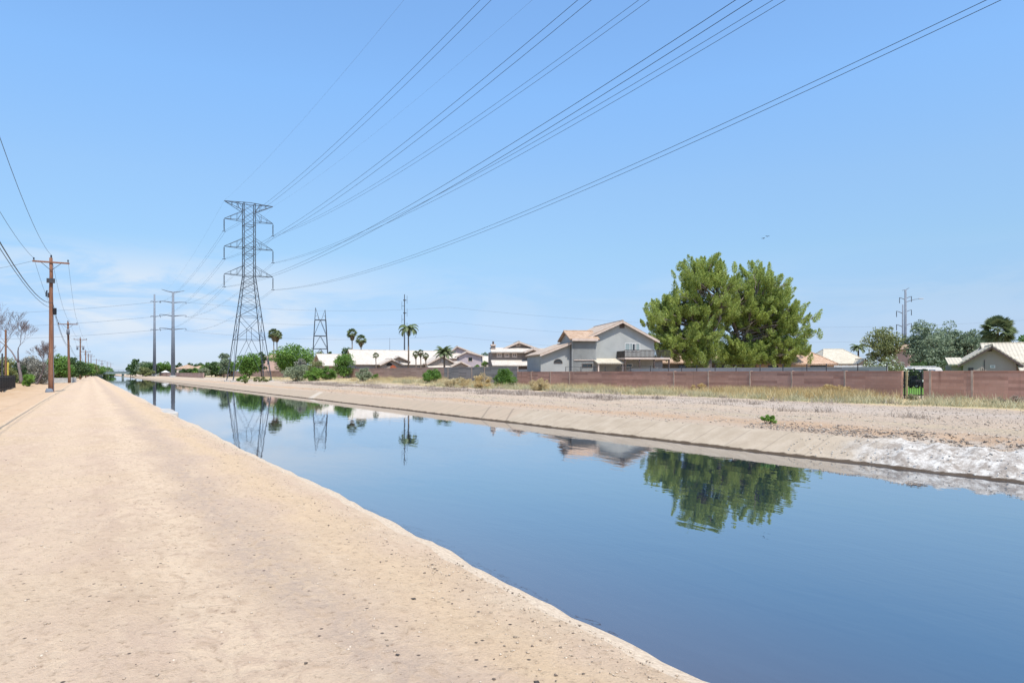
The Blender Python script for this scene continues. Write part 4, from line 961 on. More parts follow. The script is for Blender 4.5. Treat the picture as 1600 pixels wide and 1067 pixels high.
# ------------------------------------------------------------------ houses
class House:
    def __init__(s, name, label, pxc, D, rz=0, z0=None, cat='house'):
        s.D = D; s.c = pxc; s.z0 = gxy(*at(pxc, D)) if z0 is None else z0
        s.o = thing(name, label, cat, (PX(pxc, D), D, s.z0), rz, 'houses behind the garden walls'); s.rz = rz
    def x(s, px): la = (px - CX) / F; return (la * s.D - PX(s.c, s.D)) / (math.cos(s.rz) - la * math.sin(s.rz))
    def z(s, py): return PZ(py, s.D) - s.z0
    def walls(s, polys, mat, name='wall'):
        for poly, y0, y1 in polys:
            mb = MB(); mb.prism(poly, y0, y1); mb.build(name, mat, s.o)
    def block(s, x0, x1, y0, y1, z1, mat, name='wall', z0=-.3): mb = MB(); mb.box(x0, x1, y0, y1, z0, z1); return mb.build(name, mat, s.o)
    def gable_front(s, x0, x1, ze, zp, y0, y1, mat, roof, oh=.45, xp=None, th=.16, fascia=None, zb=-.3):
        """ridge runs back from the viewer"""
        xp = (x0 + x1) / 2 if xp is None else xp; mb = MB(); mb.prism([(x0, zb), (x1, zb), (x1, ze), (xp, zp), (x0, ze)], y0, y1); mb.build('wall', mat, s.o)
        mb = MB()
        for xe in (x0, x1):
            sl = (zp - ze) / (xp - xe); e = xe + (-oh if xe < xp else oh); zz = ze + sl * (e - xe)
            mb.slab([(e, y0 - oh, zz + th), (xp, y0 - oh, zp + th), (xp, y1 + oh, zp + th), (e, y1 + oh, zz + th)], th)
        r = mb.build('roof', roof, s.o)
        mb = MB()
        n = int((y1 - y0 + 2 * oh) / .32)
        mb.tube([(xp, y0 - oh, zp + th), (xp, y1 + oh, zp + th)], .09, 8); mb.build('ridge_cap', roof, r)
        if fascia:
            mb = MB()
            for xe in (x0, x1):
                sl = (zp - ze) / (xp - xe); e = xe + (-oh if xe < xp else oh); zz = ze + sl * (e - xe)
                mb.slab([(e, y0 - oh - .03, zz + th - .13), (xp, y0 - oh - .03, zp + th - .13), (xp, y0 - oh + .05, zp + th - .13), (e, y0 - oh + .05, zz + th - .13)], .17)
            mb.build('fascia', fascia, r)
        return r
    def gable_side(s, x0, x1, y0, y1, ze, zp, mat, roof, oh=.45, th=.16):
        """ridge runs left to right"""
        ym = (y0 + y1) / 2; mb = MB(); b = [(y0, -.3), (y1, -.3), (y1, ze), (ym, zp), (y0, ze)]
        mb.add([(x0, y, z) for y, z in b] + [(x1, y, z) for y, z in b], [(0, 1, 2, 3, 4), (9, 8, 7, 6, 5)] + [(i, i + 5, (i + 1) % 5 + 5, (i + 1) % 5) for i in range(5)]); mb.build('wall', mat, s.o)
        mb = MB()
        for ye in (y0, y1):
            sl = (zp - ze) / (ym - ye); e = ye + (-oh if ye < ym else oh); zz = ze + sl * (e - ye)
            mb.slab([(x0 - oh, e, zz + th), (x1 + oh, e, zz + th), (x1 + oh, ym, zp + th), (x0 - oh, ym, zp + th)], th)
        r = mb.build('roof', roof, s.o)
        mb = MB(); mb.tube([(x0 - oh, ym, zp + th), (x1 + oh, ym, zp + th)], .09, 8); mb.build('ridge_cap', roof, r); return r
    def hip(s, x0, x1, y0, y1, ze, zp, roof, oh=.45, name='roof', inset=None):
        x0 -= oh; x1 += oh; y0 -= oh; y1 += oh; ym = (y0 + y1) / 2; i = (y1 - y0) / 2 if inset is None else inset; i = min(i, (x1 - x0) / 2 - .01)
        a, b = (x0 + i, ym, zp), (x1 - i, ym, zp); c = [(x0, y0, ze), (x1, y0, ze), (x1, y1, ze), (x0, y1, ze)]; d = [(p[0], p[1], ze - .16) for p in c]
        mb = MB(); mb.add(c + [a, b] + d, [(0, 1, 5, 4), (1, 2, 5), (2, 3, 4, 5), (3, 0, 4), (9, 8, 7, 6), (0, 6, 7, 1), (1, 7, 8, 2), (2, 8, 9, 3), (3, 9, 6, 0)]); r = mb.build(name, roof, s.o)
        mb = MB()
        for q, e in ((c[0], a), (c[1], b), (c[2], b), (c[3], a), (a, b)): mb.bar(q, e, .085, 8)
        mb.build('ridge_cap', roof, r); return r
    def shed(s, x0, x1, y0, y1, zf, zb, roof, th=.14, name='roof'):
        mb = MB(); mb.slab([(x0, y0, zf), (x1, y0, zf), (x1, y1, zb), (x0, y1, zb)], th); return mb.build(name, roof, s.o)
    def window(s, x0, x1, z0, z1, y, frame, glass=m_glass, vert=1, fw=.07, dark=False, name='window'):
        mb = MB(); mb.box(x0, x1, y - .05, y + .02, z1 - fw, z1); mb.box(x0, x1, y - .05, y + .02, z0, z0 + fw)
        mb.box(x0, x0 + fw, y - .047, y + .02, z0 + fw, z1 - fw); mb.box(x1 - fw, x1, y - .047, y + .02, z0 + fw, z1 - fw)
        for i in range(1, vert + 1):
            u = x0 + (x1 - x0) * i / (vert + 1)
            mb.box(u - fw * .35, u + fw * .35, y - .045, y + .02, z0 + fw, z1 - fw)
        w = mb.build(name, frame, s.o); mb = MB(); mb.box(x0 + fw, x1 - fw, y - .012, y - .004, z0 + fw, z1 - fw); mb.build('pane', glass, w); return w
    def arch_window(s, xc, w, z0, y, frame):
        n = 12; arc = [(xc + w / 2 * math.cos(math.pi * i / n), z0 + w * .45 * math.sin(math.pi * i / n)) for i in range(n + 1)]
        mb = MB(); mb.tube([(x, y - .03, z) for x, z in arc] + [(arc[0][0], y - .03, z0)], .04, 4)
        for i in (3, 6, 9): mb.bar((xc, y - .03, z0), (arc[i][0], y - .03, arc[i][1]), .025)
        q = mb.build('arch_window', frame, s.o); mb = MB(); mb.prism(arc, y - .015, y - .005); mb.build('pane', m_glass, q)

# --- grey two-storey house
h = House('grey_house', 'grey blue two storey stucco house with balcony beside the pines', 965, 84, R(10)); X, Z_ = h.x, h.z
gm = m_stucco['grey_blue']
r = h.gable_front(X(912), X(1022), Z_(531), Z_(503.5), 0, 11, gm, m_tile_tan_y, .55, X(971), .2, m_trim2)
h.block(X(890.5), X(928.5), -1.0, 5, Z_(532), gm)                                        # stair block left of the gable
h.gable_side(X(891), X(927), -1.0, 4.4, Z_(531), Z_(518.5), gm, m_tile_tan, .42, .16)
mb = MB(); mb.box(X(889), X(929), -1.5, -1.38, Z_(534), Z_(530.5)); mb.build('fascia', m_trim2, h.o)
# sloping left wing
mb = MB(); mb.prism([(X(844), -.3), (X(890), -.3), (X(890), Z_(536.5)), (X(844), Z_(553.5))], -.3, 8); mb.build('wall', gm, h.o)
rw = MB(); rw.slab([(X(841), -.85, Z_(554)), (X(890), -.85, Z_(535)), (X(890), 8.4, Z_(535)), (X(841), 8.4, Z_(554))], .18); rw = rw.build('roof', m_tile_tan_y, h.o)
mb = MB(); mb.slab([(X(841), -.9, Z_(555.6)), (X(890), -.9, Z_(536.6)), (X(890), -.86, Z_(536.6)), (X(841), -.86, Z_(555.6))], .16); mb.build('fascia', m_trim2, rw)
h.arch_window(X(871), 1.05, Z_(567.5), -.3, m_trim)
mb = MB(); mb.box(X(893), X(924), -1.1, -1.0, Z_(563.6), Z_(562.4)); mb.build('ledge', m_trim2, h.o)
h.window(X(906), X(922), Z_(574), Z_(568.5), -1.0, m_trim, m_glass, 1)
h.window(X(976), X(1000), Z_(549), Z_(536), 0, m_white, m_glass2, 2)
h.window(X(987.5), X(993.5), Z_(548.5), Z_(536.6), -.03, m_white, m_glass, 0, .05, name='sliding_door')
h.block(X(968), X(975.5), -.08, -.001, Z_(505.8), m_trim, 'gable_vent', Z_(512.5))
h.shed(X(924), X(965.5), -2.6, -.02, Z_(567.5), Z_(560), m_tile_cream, .14, 'porch_roof')
for px in (926, 963): h.block(X(px) - .08, X(px) + .08, -2.45, -2.3, Z_(569), m_trim2, 'porch_post')
b0, b1 = X(963.5), X(1032)
mb = MB(); mb.box(b0, b1, -3.0, -.02, Z_(562), Z_(559.5)); bal = mb.build('balcony', m_trim2, h.o)
mb = MB()
for z in (Z_(559.5) + .05, Z_(549)): mb.box(b0, b1, -3.02, -2.94, z, z + .09)
mb.build('rail', m_wooddeck, bal); mb = MB(); n = int((b1 - b0) / .16)
for i in range(n + 1): mb.box(b0 + i * (b1 - b0) / n - .035, b0 + i * (b1 - b0) / n + .035, -3.0, -2.96, Z_(559.3), Z_(549))
mb.box(b0 + .0, b0 + .06, -2.9, -.05, Z_(559.4), Z_(549)); mb.build('balusters', m_wooddeck, bal)
for u in (0, .33, .66, 1): mb = MB(); q = b0 + .08 + (b1 - b0 - .16) * u; mb.box(q - .08, q + .08, -2.9, -2.74, -.3, Z_(562)); mb.build('balcony_post', m_trim, bal)
h.window(X(969), X(988), Z_(573.5), Z_(568), 0, m_white, m_glass, 1)
h.block(X(1022), X(1045), 2, 9, Z_(560), m_stucco['grey'], 'wall')
h.shed(X(1021), X(1049), 1.6, 9, Z_(561), Z_(548), m_tile_tan, .15)

# --- brown two-storey house
h = House('brown_house', 'brown two storey house with chimney and row of three small windows', 808, 112, R(6)); X, Z_ = h.x, h.z; bm = m_stucco['brown']
h.block(X(769), X(845), 0, 9, Z_(549), bm)
h.gable_front(X(786), X(846), Z_(546), Z_(534), 2.5, 9, bm, m_tile_white_y, .7, X(813), .2, m_trim2, Z_(549) + .02)
h.shed(X(767), X(830), -.7, 2.6, Z_(550), Z_(542.2), m_tile_white, .16)
h.block(X(824), X(838), -1.0, 0, Z_(549.5), m_stucco['taupe'], 'bay', Z_(566))
h.gable_front(X(822), X(841), Z_(549), Z_(545.3), -1.0, 2.2, bm, m_tile_white_y, .5, None, .14, m_trim2, Z_(549.5) + .01)
h.shed(X(767), X(842), -3.4, -.02, Z_(571), Z_(562.5), m_tile_white, .16, 'porch_roof')
h.block(X(769), X(840), -3.0, -2.8, Z_(572.5), m_trim, 'porch_wall')
for p in (780, 792, 804): h.window(X(p - 4), X(p + 4), Z_(558.5), Z_(551), 0, m_trim2, m_glass, 1, .22)
h.window(X(826.5), X(837), Z_(562), Z_(551.5), -1.0, m_trim2, m_glass, 1, .16)
h.window(X(808.5), X(816), Z_(540.5), Z_(534.8), 2.5, m_trim2, m_stucco['brown'], 0, .2, name='gable_vent')
ch = h.block(X(768.5), X(775), 1.2, 2.4, Z_(540), bm, 'chimney', Z_(549)); mb = MB(); mb.box(X(767.8), X(775.8), 1.05, 2.55, Z_(540), Z_(537.5)); mb.build('cap', m_trim2, ch)
mb = MB(); mb.box(X(770.5), X(773.3), 1.6, 2.0, Z_(537.5), Z_(533)); mb.build('flue', m_trim, ch)
h.gable_side(X(843), X(900), 8, 14, Z_(553), Z_(542.5), bm, m_tile_white, .5)

# --- long white-roofed house
h = House('long_house', 'long single storey house with wide white roof and grey gable end', 622, 150, R(27)); X, Z_ = h.x, h.z; tm = m_stucco['taupe']
h.gable_side(X(556), X(694), 0, 9.5, Z_(569), Z_(548), m_stucco['grey'], m_tile_white, .5, .22)
h.gable_front(X(591), X(620), Z_(569), Z_(562), -2.6, 2.6, tm, m_tile_white_y, .6, None, .18, m_trim2)
h.arch_window(X(603), 1.3, Z_(571.5), -2.6, m_trim)
h.gable_front(X(609), X(637), Z_(564), Z_(558), .4, 4.5, tm, m_tile_white_y, .6, None, .18, m_trim)
h.gable_front(X(664), X(703), Z_(567), Z_(556), -2.4, 3, tm, m_tile_white_y, .7, None, .18, m_trim2)
h.block(X(683), X(695), -2.5, -2.405, Z_(558.5), m_stucco['grey'], 'gable_vent', Z_(566))
h.gable_front(X(698), X(722), Z_(571), Z_(565), -3.4, 2, tm, m_tile_white_y, .5, None, .16, m_trim2)
h.shed(X(660), X(697), -4.2, -2.42, Z_(574), Z_(571), m_tile_white, .14, 'porch_roof')
# --- lilac houses
h = House('lilac_house', 'pale lilac two storey house with higher gable, left of its neighbour', 722, 185, R(8)); X, Z_ = h.x, h.z
h.gable_front(X(698), X(748), Z_(555), Z_(542), 0, 10, m_stucco['lilac'], m_tile_white_y, .7, X(714), .25, m_trim2)
h.shed(X(700), X(727), -2.2, -.02, Z_(560), Z_(552), m_tile_white, .2, 'porch_roof')
h.window(X(708), X(713), Z_(551), Z_(547), 0, m_trim2, m_glass2, 0, .12)
h = House('lilac_house', 'lilac stucco house with one dark square window, in front of the higher gable', 740, 160, R(8)); X, Z_ = h.x, h.z
h.gable_front(X(717), X(752), Z_(556), Z_(550), 0, 8, m_stucco['lilac'], m_tile_white_y, .6, X(729), .22, m_trim2)
h.window(X(731), X(738.5), Z_(565), Z_(558), 0, m_trim2, m_glass, 0, .1)
h.gable_side(X(748), X(772), .5, 7, Z_(566), Z_(557), m_stucco['cream'], m_tile_white, .4)
# --- left house with brown gable
h = House('small_house', 'small house with brown gable end and white roof beside the round hedge', 522, 160, R(30)); X, Z_ = h.x, h.z
h.gable_side(X(505), X(552), 0, 9, Z_(571), Z_(554), m_stucco['tan'], m_tile_white, .5, .2)
# --- pink building
h = House('pink_house', 'small pink stucco building seen past the lattice tower', 419, 215, R(-5)); X, Z_ = h.x, h.z
h.block(X(409), X(429), 0, 8, Z_(560), m_stucco['pink']); h.hip(X(409), X(429), 0, 8, Z_(559), Z_(553), m_tile_tan, .4)
h.window(X(417), X(421), Z_(570), Z_(562), 0, m_trim2, m_glass, 0, .15)
# --- yellow roofs far left
h = House('tan_house', 'distant tan roofed house left of the second, between dark trees', 287, 330, 0); X, Z_ = h.x, h.z
h.block(X(276), X(299), 0, 8, Z_(576), m_stucco['cream']); h.hip(X(275), X(300), 0, 8, Z_(575.5), Z_(569.5), m_tile_tan, .4)
h = House('tan_house', 'distant tan roofed house right of the first, behind trees', 308, 320, 0); X, Z_ = h.x, h.z
h.block(X(299), X(318), 0, 8, Z_(576), m_stucco['cream']); h.hip(X(298), X(319), 0, 8, Z_(575.5), Z_(571), m_tile_tan, .4)
for px, lb in ((258.5, 'white canopy tent top above the far wall, left one'), (300, 'white canopy tent top above the far wall, right one')):
    D = 322; x, y = at(px, D); t = thing('canopy_tent', lb, 'tent', (x, y, .1), .3, 'white canopy tents'); w = 1.7
    mb = MB(); mb.add([(-w, -w, 1.7), (w, -w, 1.7), (w, w, 1.7), (-w, w, 1.7), (0, 0, 2.7)], [(0, 1, 4), (1, 2, 4), (2, 3, 4), (3, 0, 4), (3, 2, 1, 0)]); mb.build('canopy', m_white, t)
    for a in (-1, 1):
        for b in (-1, 1): mb = MB(); mb.bar((a * w * .95, b * w * .95, 0), (a * w * .95, b * w * .95, 1.7), .03); mb.build('leg', m_steel, t)
# --- houses behind the pines
h = House('tan_roof_house', 'low tan stucco house with tiled roof glimpsed behind the pine trunks', 1100, 98, 0); X, Z_ = h.x, h.z
h.block(X(1035), X(1172), 0, 9, Z_(567), m_stucco['tan']); h.hip(X(1035), X(1172), 0, 9, Z_(566.5), Z_(548), m_tile_tan, .5)
for p in (1060, 1120): h.window(X(p), X(p + 12), Z_(578), Z_(570), 0, m_trim, m_glass, 1)
h = House('orange_roof_house', 'tan house with orange hipped tile roof right of the pines', 1240, 92, 0); X, Z_ = h.x, h.z
h.block(X(1182), X(1303), 0, 10, Z_(569), m_stucco['tan']); h.hip(X(1180), X(1303), 0, 10, Z_(568.5), Z_(536), m_tile_or, .4, 'roof', 3.8)
h.window(X(1266), X(1290), Z_(579), Z_(570.5), 0, m_trim, m_glass, 2); h.window(X(1200), X(1216), Z_(579), Z_(570.5), 0, m_trim, m_glass, 1)
h = House('white_roof_house', 'house with a plain bright cream roof left of the flowering oleander', 1325, 125, 0); X, Z_ = h.x, h.z
h.block(X(1288), X(1357), 0, 10, Z_(568.5), m_stucco['cream']); h.hip(X(1286), X(1358), 0, 10, Z_(568), Z_(544), m_tile_cream, .4, 'roof', 2.8)
h.gable_front(X(1332), X(1352), Z_(569), Z_(562), -2, 1, m_stucco['cream'], m_tile_cream, .3)
h = House('peach_house', 'peach stucco house mostly hidden behind the grey green trees', 1490, 130, R(-6)); X, Z_ = h.x, h.z
h.block(X(1420), X(1550), 0, 9, Z_(545), m_stucco['pink']); h.hip(X(1420), X(1550), 0, 9, Z_(544.5), Z_(529), m_tile_or, .5)
h.block(X(1480), X(1510), -1.2, 0, Z_(540), m_stucco['pink'], 'bay')
# --- right-hand house
h = House('taupe_house', 'taupe stucco house with long pale tile roof at the right edge', 1549, 66, R(-29)); X, Z_ = h.x, h.z; um = m_stucco['taupe']
mb = MB(); h.gable_front(X(1505), X(1588), Z_(566), Z_(541.5), 0, 10, plain('dark taupe stucco', (.34, .285, .24), .92, .06, .8, .25, 40), m_tile_cream, .55, X(1549), .16, m_trim)
h.gable_side(X(1552), X(1690), .8, 10.5, Z_(566), Z_(536), um, m_tile_cream, .5)
h.block(X(1487), X(1506), .5, 9, Z_(569), um); h.shed(X(1482), X(1508), .0, 5, Z_(568.5), Z_(556.5), m_tile_cream, .16)
h.window(X(1513), X(1521), Z_(580), Z_(574.5), 0, m_trim, m_glass, 1, .06); h.window(X(1533), X(1536.5), Z_(580), Z_(574), 0, m_trim2, m_glass, 0, .05)
h.window(X(1547), X(1555), Z_(575), Z_(570.5), 0, m_white, m_glass2, 0, .08)
mb = MB(); mb.bar((X(1538), -.06, 0), (X(1538), -.06, Z_(562)), .03); mb.build('pipe', m_dark, h.o)
h.block(X(1543), X(1550), -.06, -.002, Z_(543.8), m_trim, 'gable_vent', Z_(549))
h.shed(X(1590), X(1690), -1.6, .9, Z_(581), Z_(566), m_tile_cream, .14, 'porch_roof')

# ------------------------------------------------------------------ vehicles behind the wall
def van(px, D, Lg, H_, label, name, rz, body):
    x, y = at(px, D); t = thing(name, label, 'van', (x, y, .1), rz); w = 2.1
    mb = MB(); mb.prism([(-Lg / 2, .45), (Lg / 2, .45), (Lg / 2, 1.35), (Lg / 2 - .55, 1.5), (Lg / 2 - 1.0, H_ - .12), (Lg / 2 - 1.3, H_), (-Lg / 2 + .1, H_), (-Lg / 2, H_ - .15)], -w / 2, w / 2); mb.build('body', body, t, False, .06)
    for i in range(3): mb = MB(); u = -Lg / 2 + .4 + i * (Lg - 2.2) / 3; mb.box(u, u + (Lg - 2.6) / 3, -w / 2 - .012, -w / 2 - .002, H_ - .85, H_ - .35); mb.build('window', glass_mat('van glass', (.10, .15, .2)), t)
    mb = MB(); 
    for q in (-.6, .6): mb.box(-Lg / 2 + .3, Lg / 2 - 1.5, q - .03, q + .03, H_ + .10, H_ + .16)
    for q in np.linspace(-Lg / 2 + .5, Lg / 2 - 1.7, 4): mb.box(q - .03, q + .03, -.75, .75, H_ + .17, H_ + .2); mb.box(q - .03, q + .03, -.62, -.58, H_, H_ + .12); mb.box(q - .03, q + .03, .58, .62, H_, H_ + .12)
    mb.build('roof_rack', m_white, t)
    for u in (-Lg / 2 + .9, Lg / 2 - .95):
        for q in (-w / 2 + .12, w / 2 - .12):
            mb = MB(); mb.tube([(u, q - .12, .38), (u, q + .12, .38)], .38, 16); ww = mb.build('wheel', m_black, t); mb = MB(); mb.tube([(u, q - .14, .38), (u, q + .14, .38)], .2, 12); mb.build('rim', m_steel, ww)
van(1446, 105, 5.6, 2.45, 'white work van with a roof rack behind the gate wall', 'parked_van', 0, m_white)
van(1333, 100, 6.0, 2.5, 'long white van in front of the cream roofed house', 'parked_van', 0, m_white)

# ------------------------------------------------------------------ poles on the right, antenna mast
def street_pole(px, D, ytop, label, lamp, arms):
    x, y = at(px, D); z0 = .1; t = thing('street_pole', label, 'utility pole', (x, y, z0), 0, 'slim grey poles right of the pines'); H_ = PZ(ytop, D) - z0
    mb = MB(); mb.tube([(0, 0, -.2), (0, 0, H_)], [.33 if lamp else .24, .22 if lamp else .13], 10); mb.build('shaft', m_steel, t, True)
    for i, (py, sg) in enumerate(arms):
        z = PZ(py, D) - z0; mb = MB(); mb.tube([(0, 0, z - .5), (sg * .8, 0, z - .15), (sg * 1.3, 0, z)], [.1, .08, .06], 6); mb.build('arm', m_steel, t)
        mb = MB(); mb.lathe([(.05, -1.25)] + [(.05 + .06 * (k % 2), -1.2 + .12 * k) for k in range(10)] + [(.05, 0)], 6, (sg * 1.3, 0, z)); mb.build('insulator', m_ins, t)
    if lamp:
        z = PZ(472, D) - z0; mb = MB(); mb.tube([(.1, 0, z), (1.6, 0, z + .5), (3.0, 0, z + .72)], [.09, .07, .06], 6); a = mb.build('lamp_arm', m_steel, t)
        mb = MB(); mb.box(2.9, 3.9, -.16, .16, z + .66, z + .84); mb.build('lamp_head', m_paleleg, t, False, .05)
        mb = MB(); mb.tube([(-.7, 0, H_ - .1), (0, 0, H_), (.6, 0, H_ + .35), (.8, 0, H_ + .4)], .07, 6); mb.build('top_arm', m_steel, t)
street_pole(1414.8, 150, 453, 'taller grey steel pole with curved arms and a street lamp', True, [(463, 1), (465, -1), (484, 1), (505, 1)])
street_pole(1410.6, 142, 476, 'thinner grey pole standing close left of the lamp pole', False, [(486, -1), (507, -1)])
x, y = at(632, 235); t = thing('antenna_mast', 'tall thin radio mast with whip antennas behind the long white roof', 'antenna', (x, y, .2))
ztop = PZ(460, 235) - .2
mb = MB(); mb.tube([(0, 0, 0), (0, 0, ztop)], [.30, .13], 8); mb.build('mast', m_lattice, t)
for py, sg in ((470, 1), (479, -1), (490, 1), (500, -1), (512, 1)):
    z = PZ(py, 235); mb = MB(); mb.bar((0, 0, z), (sg * .9, 0, z), .06); mb.bar((sg * .9, 0, z - 1.2), (sg * .9, 0, z + 1.6), .05); mb.build('antenna', m_lattice, t)
for py in (470, 490, 512): mb = MB(); mb.lathe([(.42, -.2), (.42, .2)], 8, (0, 0, PZ(py, 235))); mb.build('collar', m_lattice, t)
x, y = at(609, 220); mb = MB(); mb.tube([(0, 0, 0), (0, 0, PZ(529, 220)), ], [.12, .05], 6); o = mb.build('thin_mast', m_steel); o.location = (x, y, .2); tag(o, 'short thin mast just above the long white roof', 'antenna')

# ------------------------------------------------------------------ vegetation on the far side
def env(px, py, D, z0): return (px, PZ(py, D) - z0)
DP = 88.0; xa = PX(1107, DP); xb_ = PX(1158, DP + 3); za = gxy(xa, DP)
mpx = DP / F
pine('pine_tree', 'left one of the two big pines behind the red wall, wider crown', xa, DP, 15.8,
     [((1096 - 1107) * mpx, PZ(464, DP), 60 * mpx, 60 * mpx, 60), ((1046 - 1107) * mpx, PZ(505, DP), 55 * mpx, 42 * mpx, 42), ((1092 - 1107) * mpx, PZ(543, DP), 42 * mpx, 24 * mpx, 16), ((1032 - 1107) * mpx, PZ(540, DP), 30 * mpx, 16 * mpx, 13), ((1082 - 1107) * mpx, PZ(560, DP), 30 * mpx, 13 * mpx, 9)], 5)
pine('pine_tree', 'right one of the two big pines behind the red wall', xb_, DP + 3, 15.8,
     [((1188 - 1158) * mpx, PZ(464, DP), 56 * mpx, 60 * mpx, 56), ((1234 - 1158) * mpx, PZ(506, DP), 46 * mpx, 48 * mpx, 38), ((1160 - 1158) * mpx, PZ(543, DP), 40 * mpx, 26 * mpx, 20), ((1226 - 1158) * mpx, PZ(547, DP), 42 * mpx, 20 * mpx, 20), ((1142 - 1158) * mpx, PZ(478, DP), 42 * mpx, 46 * mpx, 20), ((1152 - 1158) * mpx, PZ(558, DP), 34 * mpx, 17 * mpx, 14), ((1205 - 1158) * mpx, PZ(560, DP), 36 * mpx, 13 * mpx, 10)], 12)
GR = 'trees between the houses'
def ptree(name, label, x0, x1, ytop, D, mat, n=60, per=100, leaf=.4, cf=.2, z=None, **kw):
    w = (x1 - x0) / F * D; x, y = at((x0 + x1) / 2, D); zz = gxy(x, y) if z is None else z
    return tree(name, label, x, y, w, PZ(ytop, D) - zz, mat, cf, n, per, leaf, group=GR, z=zz, **kw)
ptree('olive_tree', 'olive green pine like tree left of the lamp pole', 1353, 1410, 506, 120, 'olive', 44, 110, .38, .25, clump=1.3)
ptree('grey_green_tree', 'tall grey green airy tree just right of the lamp pole', 1414, 1472, 497, 118, 'eucal', 90, 110, .36, .1, clump=1.0, hollow=.3)
ptree('grey_green_tree', 'grey green tree with broken crown, middle of the right group', 1458, 1510, 501, 122, 'eucal', 70, 100, .36, .2, clump=.95, hollow=.3)
ptree('grey_green_tree', 'lower grey green tree reaching toward the taupe house', 1492, 1540, 512, 120, 'eucal', 56, 100, .36, .2, clump=.95, hollow=.3)
ptree('grey_green_tree', 'pale grey green tree in front of the peach house, low and wide', 1430, 1496, 522, 114, 'eucal', 60, 90, .34, .1, clump=1.0, hollow=.3)
ptree('grey_green_tree', 'small grey green tree between the airy trees and the fan palm', 1516, 1556, 518, 121, 'eucal', 40, 90, .34, .15, clump=.9, hollow=.3)
bush('dark_hedge', 'dark brown green shrubbery below the airy trees', *at(1452, 112), 8.0, 4.2, 'dark', 40, 90, .3, GR)
ptree('dark_tree', 'dense dark green tree at the right edge behind the palm', 1565, 1625, 520, 110, 'green', 44, 110, .36, .1)
ptree('dark_tree', 'dark green bushy tree left of the right edge, below the palm crown', 1536, 1585, 518, 112, 'dark', 40, 110, .36, .1)
fan_palm('fan_palm', 'thick fan palm crown above the taupe house roof', *at(1560, 108), PZ(516, 108), 2.7, skirt=False, nf=70)
feather_palm('date_palm', 'small blue green palm top over the cream roof', *at(1341, 140), PZ(545, 140), 2.2)
bush('oleander', 'rounded oleander covered in white blossom behind the red wall', *at(1386, 70), 4.6, 3.45, 'olive', 44, 110, .17, GR, 'flowering bush', extra='flower')
bush('yard_shrub', 'low yellow green shrub under the pine trunks', *at(1148, 80), 4.0, 2.7, 'olive', 30, 90, .2, GR)
ptree('big_green_tree', 'large rich green tree left of the distant lattice tower', 424, 492, 537, 175, 'green', 60, 120, .5, .08)
ptree('rounded_tree', 'rounded green tree between the legs of the lattice tower', 371, 409, 551, 185, 'green', 44, 120, .5, .05)
ptree('dark_small_tree', 'dark spiky tree beside the right leg of the lattice tower', 402, 416, 543, 190, 'dark', 20, 90, .45, .1)
ptree('palm_like_tree', 'bushy tree with pale top left of the lattice tower', 338, 362, 548, 215, 'eucal', 30, 90, .5, .1)
ptree('far_bank_tree', 'tall dark tree nearest the bridge on the far bank', 203, 222, 562, 350, 'dark', 30, 90, .8, .05)
ptree('far_bank_tree', 'wide green tree left of the thinner steel pole', 214, 243, 564, 345, 'eucal', 34, 90, .8, .05)
ptree('far_bank_tree', 'bright low tree at the foot of the thinner steel pole', 214, 240, 573, 325, 'olive', 26, 90, .7, .05)
ptree('far_bank_tree', 'dark round tree between the two steel poles', 244, 272, 562.5, 350, 'green', 34, 90, .8, .05)
ptree('far_bank_tree', 'dark tree right behind the thicker steel pole', 272, 302, 566, 350, 'dark', 30, 90, .8, .05)
ptree('far_bank_tree', 'dark tree behind the tan roofed houses', 298, 326, 567.5, 350, 'dark', 30, 90, .8, .05)
ptree('far_bank_tree', 'mid green tree right of the tan roofed houses', 314, 347, 566, 260, 'green', 34, 100, .6, .05)
ptree('far_bank_tree', 'dark low tree under the tan roofs, right of the thicker pole', 276, 300, 575, 300, 'dark', 26, 90, .6, .02)
ptree('far_bank_tree', 'green low tree in front of the right tan roof', 294, 316, 574.5, 305, 'green', 26, 90, .6, .02)
ptree('far_bank_tree', 'low dark tree filling in left of the thinner steel pole', 222, 250, 568, 340, 'dark', 30, 90, .8, .05)
ptree('far_bank_tree', 'broad dark tree just left of the pale topped tree', 322, 350, 563, 250, 'dark', 34, 100, .6, .05)
ptree('far_bank_tree', 'green tree left of the lattice tower feet', 342, 374, 559, 235, 'green', 36, 110, .55, .05)
ptree('far_bank_tree', 'dark green tree behind the pink building', 392, 416, 556, 240, 'dark', 30, 100, .55, .05)
ptree('far_bank_tree', 'small dark tree nearest the water beyond the steel poles', 196, 212, 570, 370, 'dark', 24, 80, .8, .05)
bush('pale_bush', 'pale grey green bush in front of the far brown wall', *at(320, 245), 4.6, 3.6, 'sage', 26, 90, .4)
fan_palm('fan_palm', 'left stem of the close pair of tall fan palms above the green tree', *at(427.5, 225), PZ(524, 225), 2.1)
fan_palm('fan_palm', 'right stem of the close pair of tall fan palms above the green tree', *at(432.5, 228), PZ(526, 228), 2.0)
fan_palm('fan_palm', 'taller fan palm with round crown above the small white roof', *at(550, 215), PZ(524, 215), 1.9)
fan_palm('fan_palm', 'shorter fan palm with dead skirt right of the taller one', *at(564, 210), PZ(534, 210), 1.9)
feather_palm('queen_palm', 'drooping feather palm beside the radio mast', *at(638, 142), PZ(518, 142), 3.1, 14, droop=1.25, trunk_r=.16)
feather_palm('date_palm', 'bushy feather palm before the lilac houses', *at(694, 140), PZ(556, 140), 2.6, 24, el0=85, el1=0, droop=.8)
fan_palm('small_palm', 'small dark palm in front of the arched window gable', *at(587, 138), PZ(560, 138), .75, skirt=False, nf=20, trunk_r=.1)
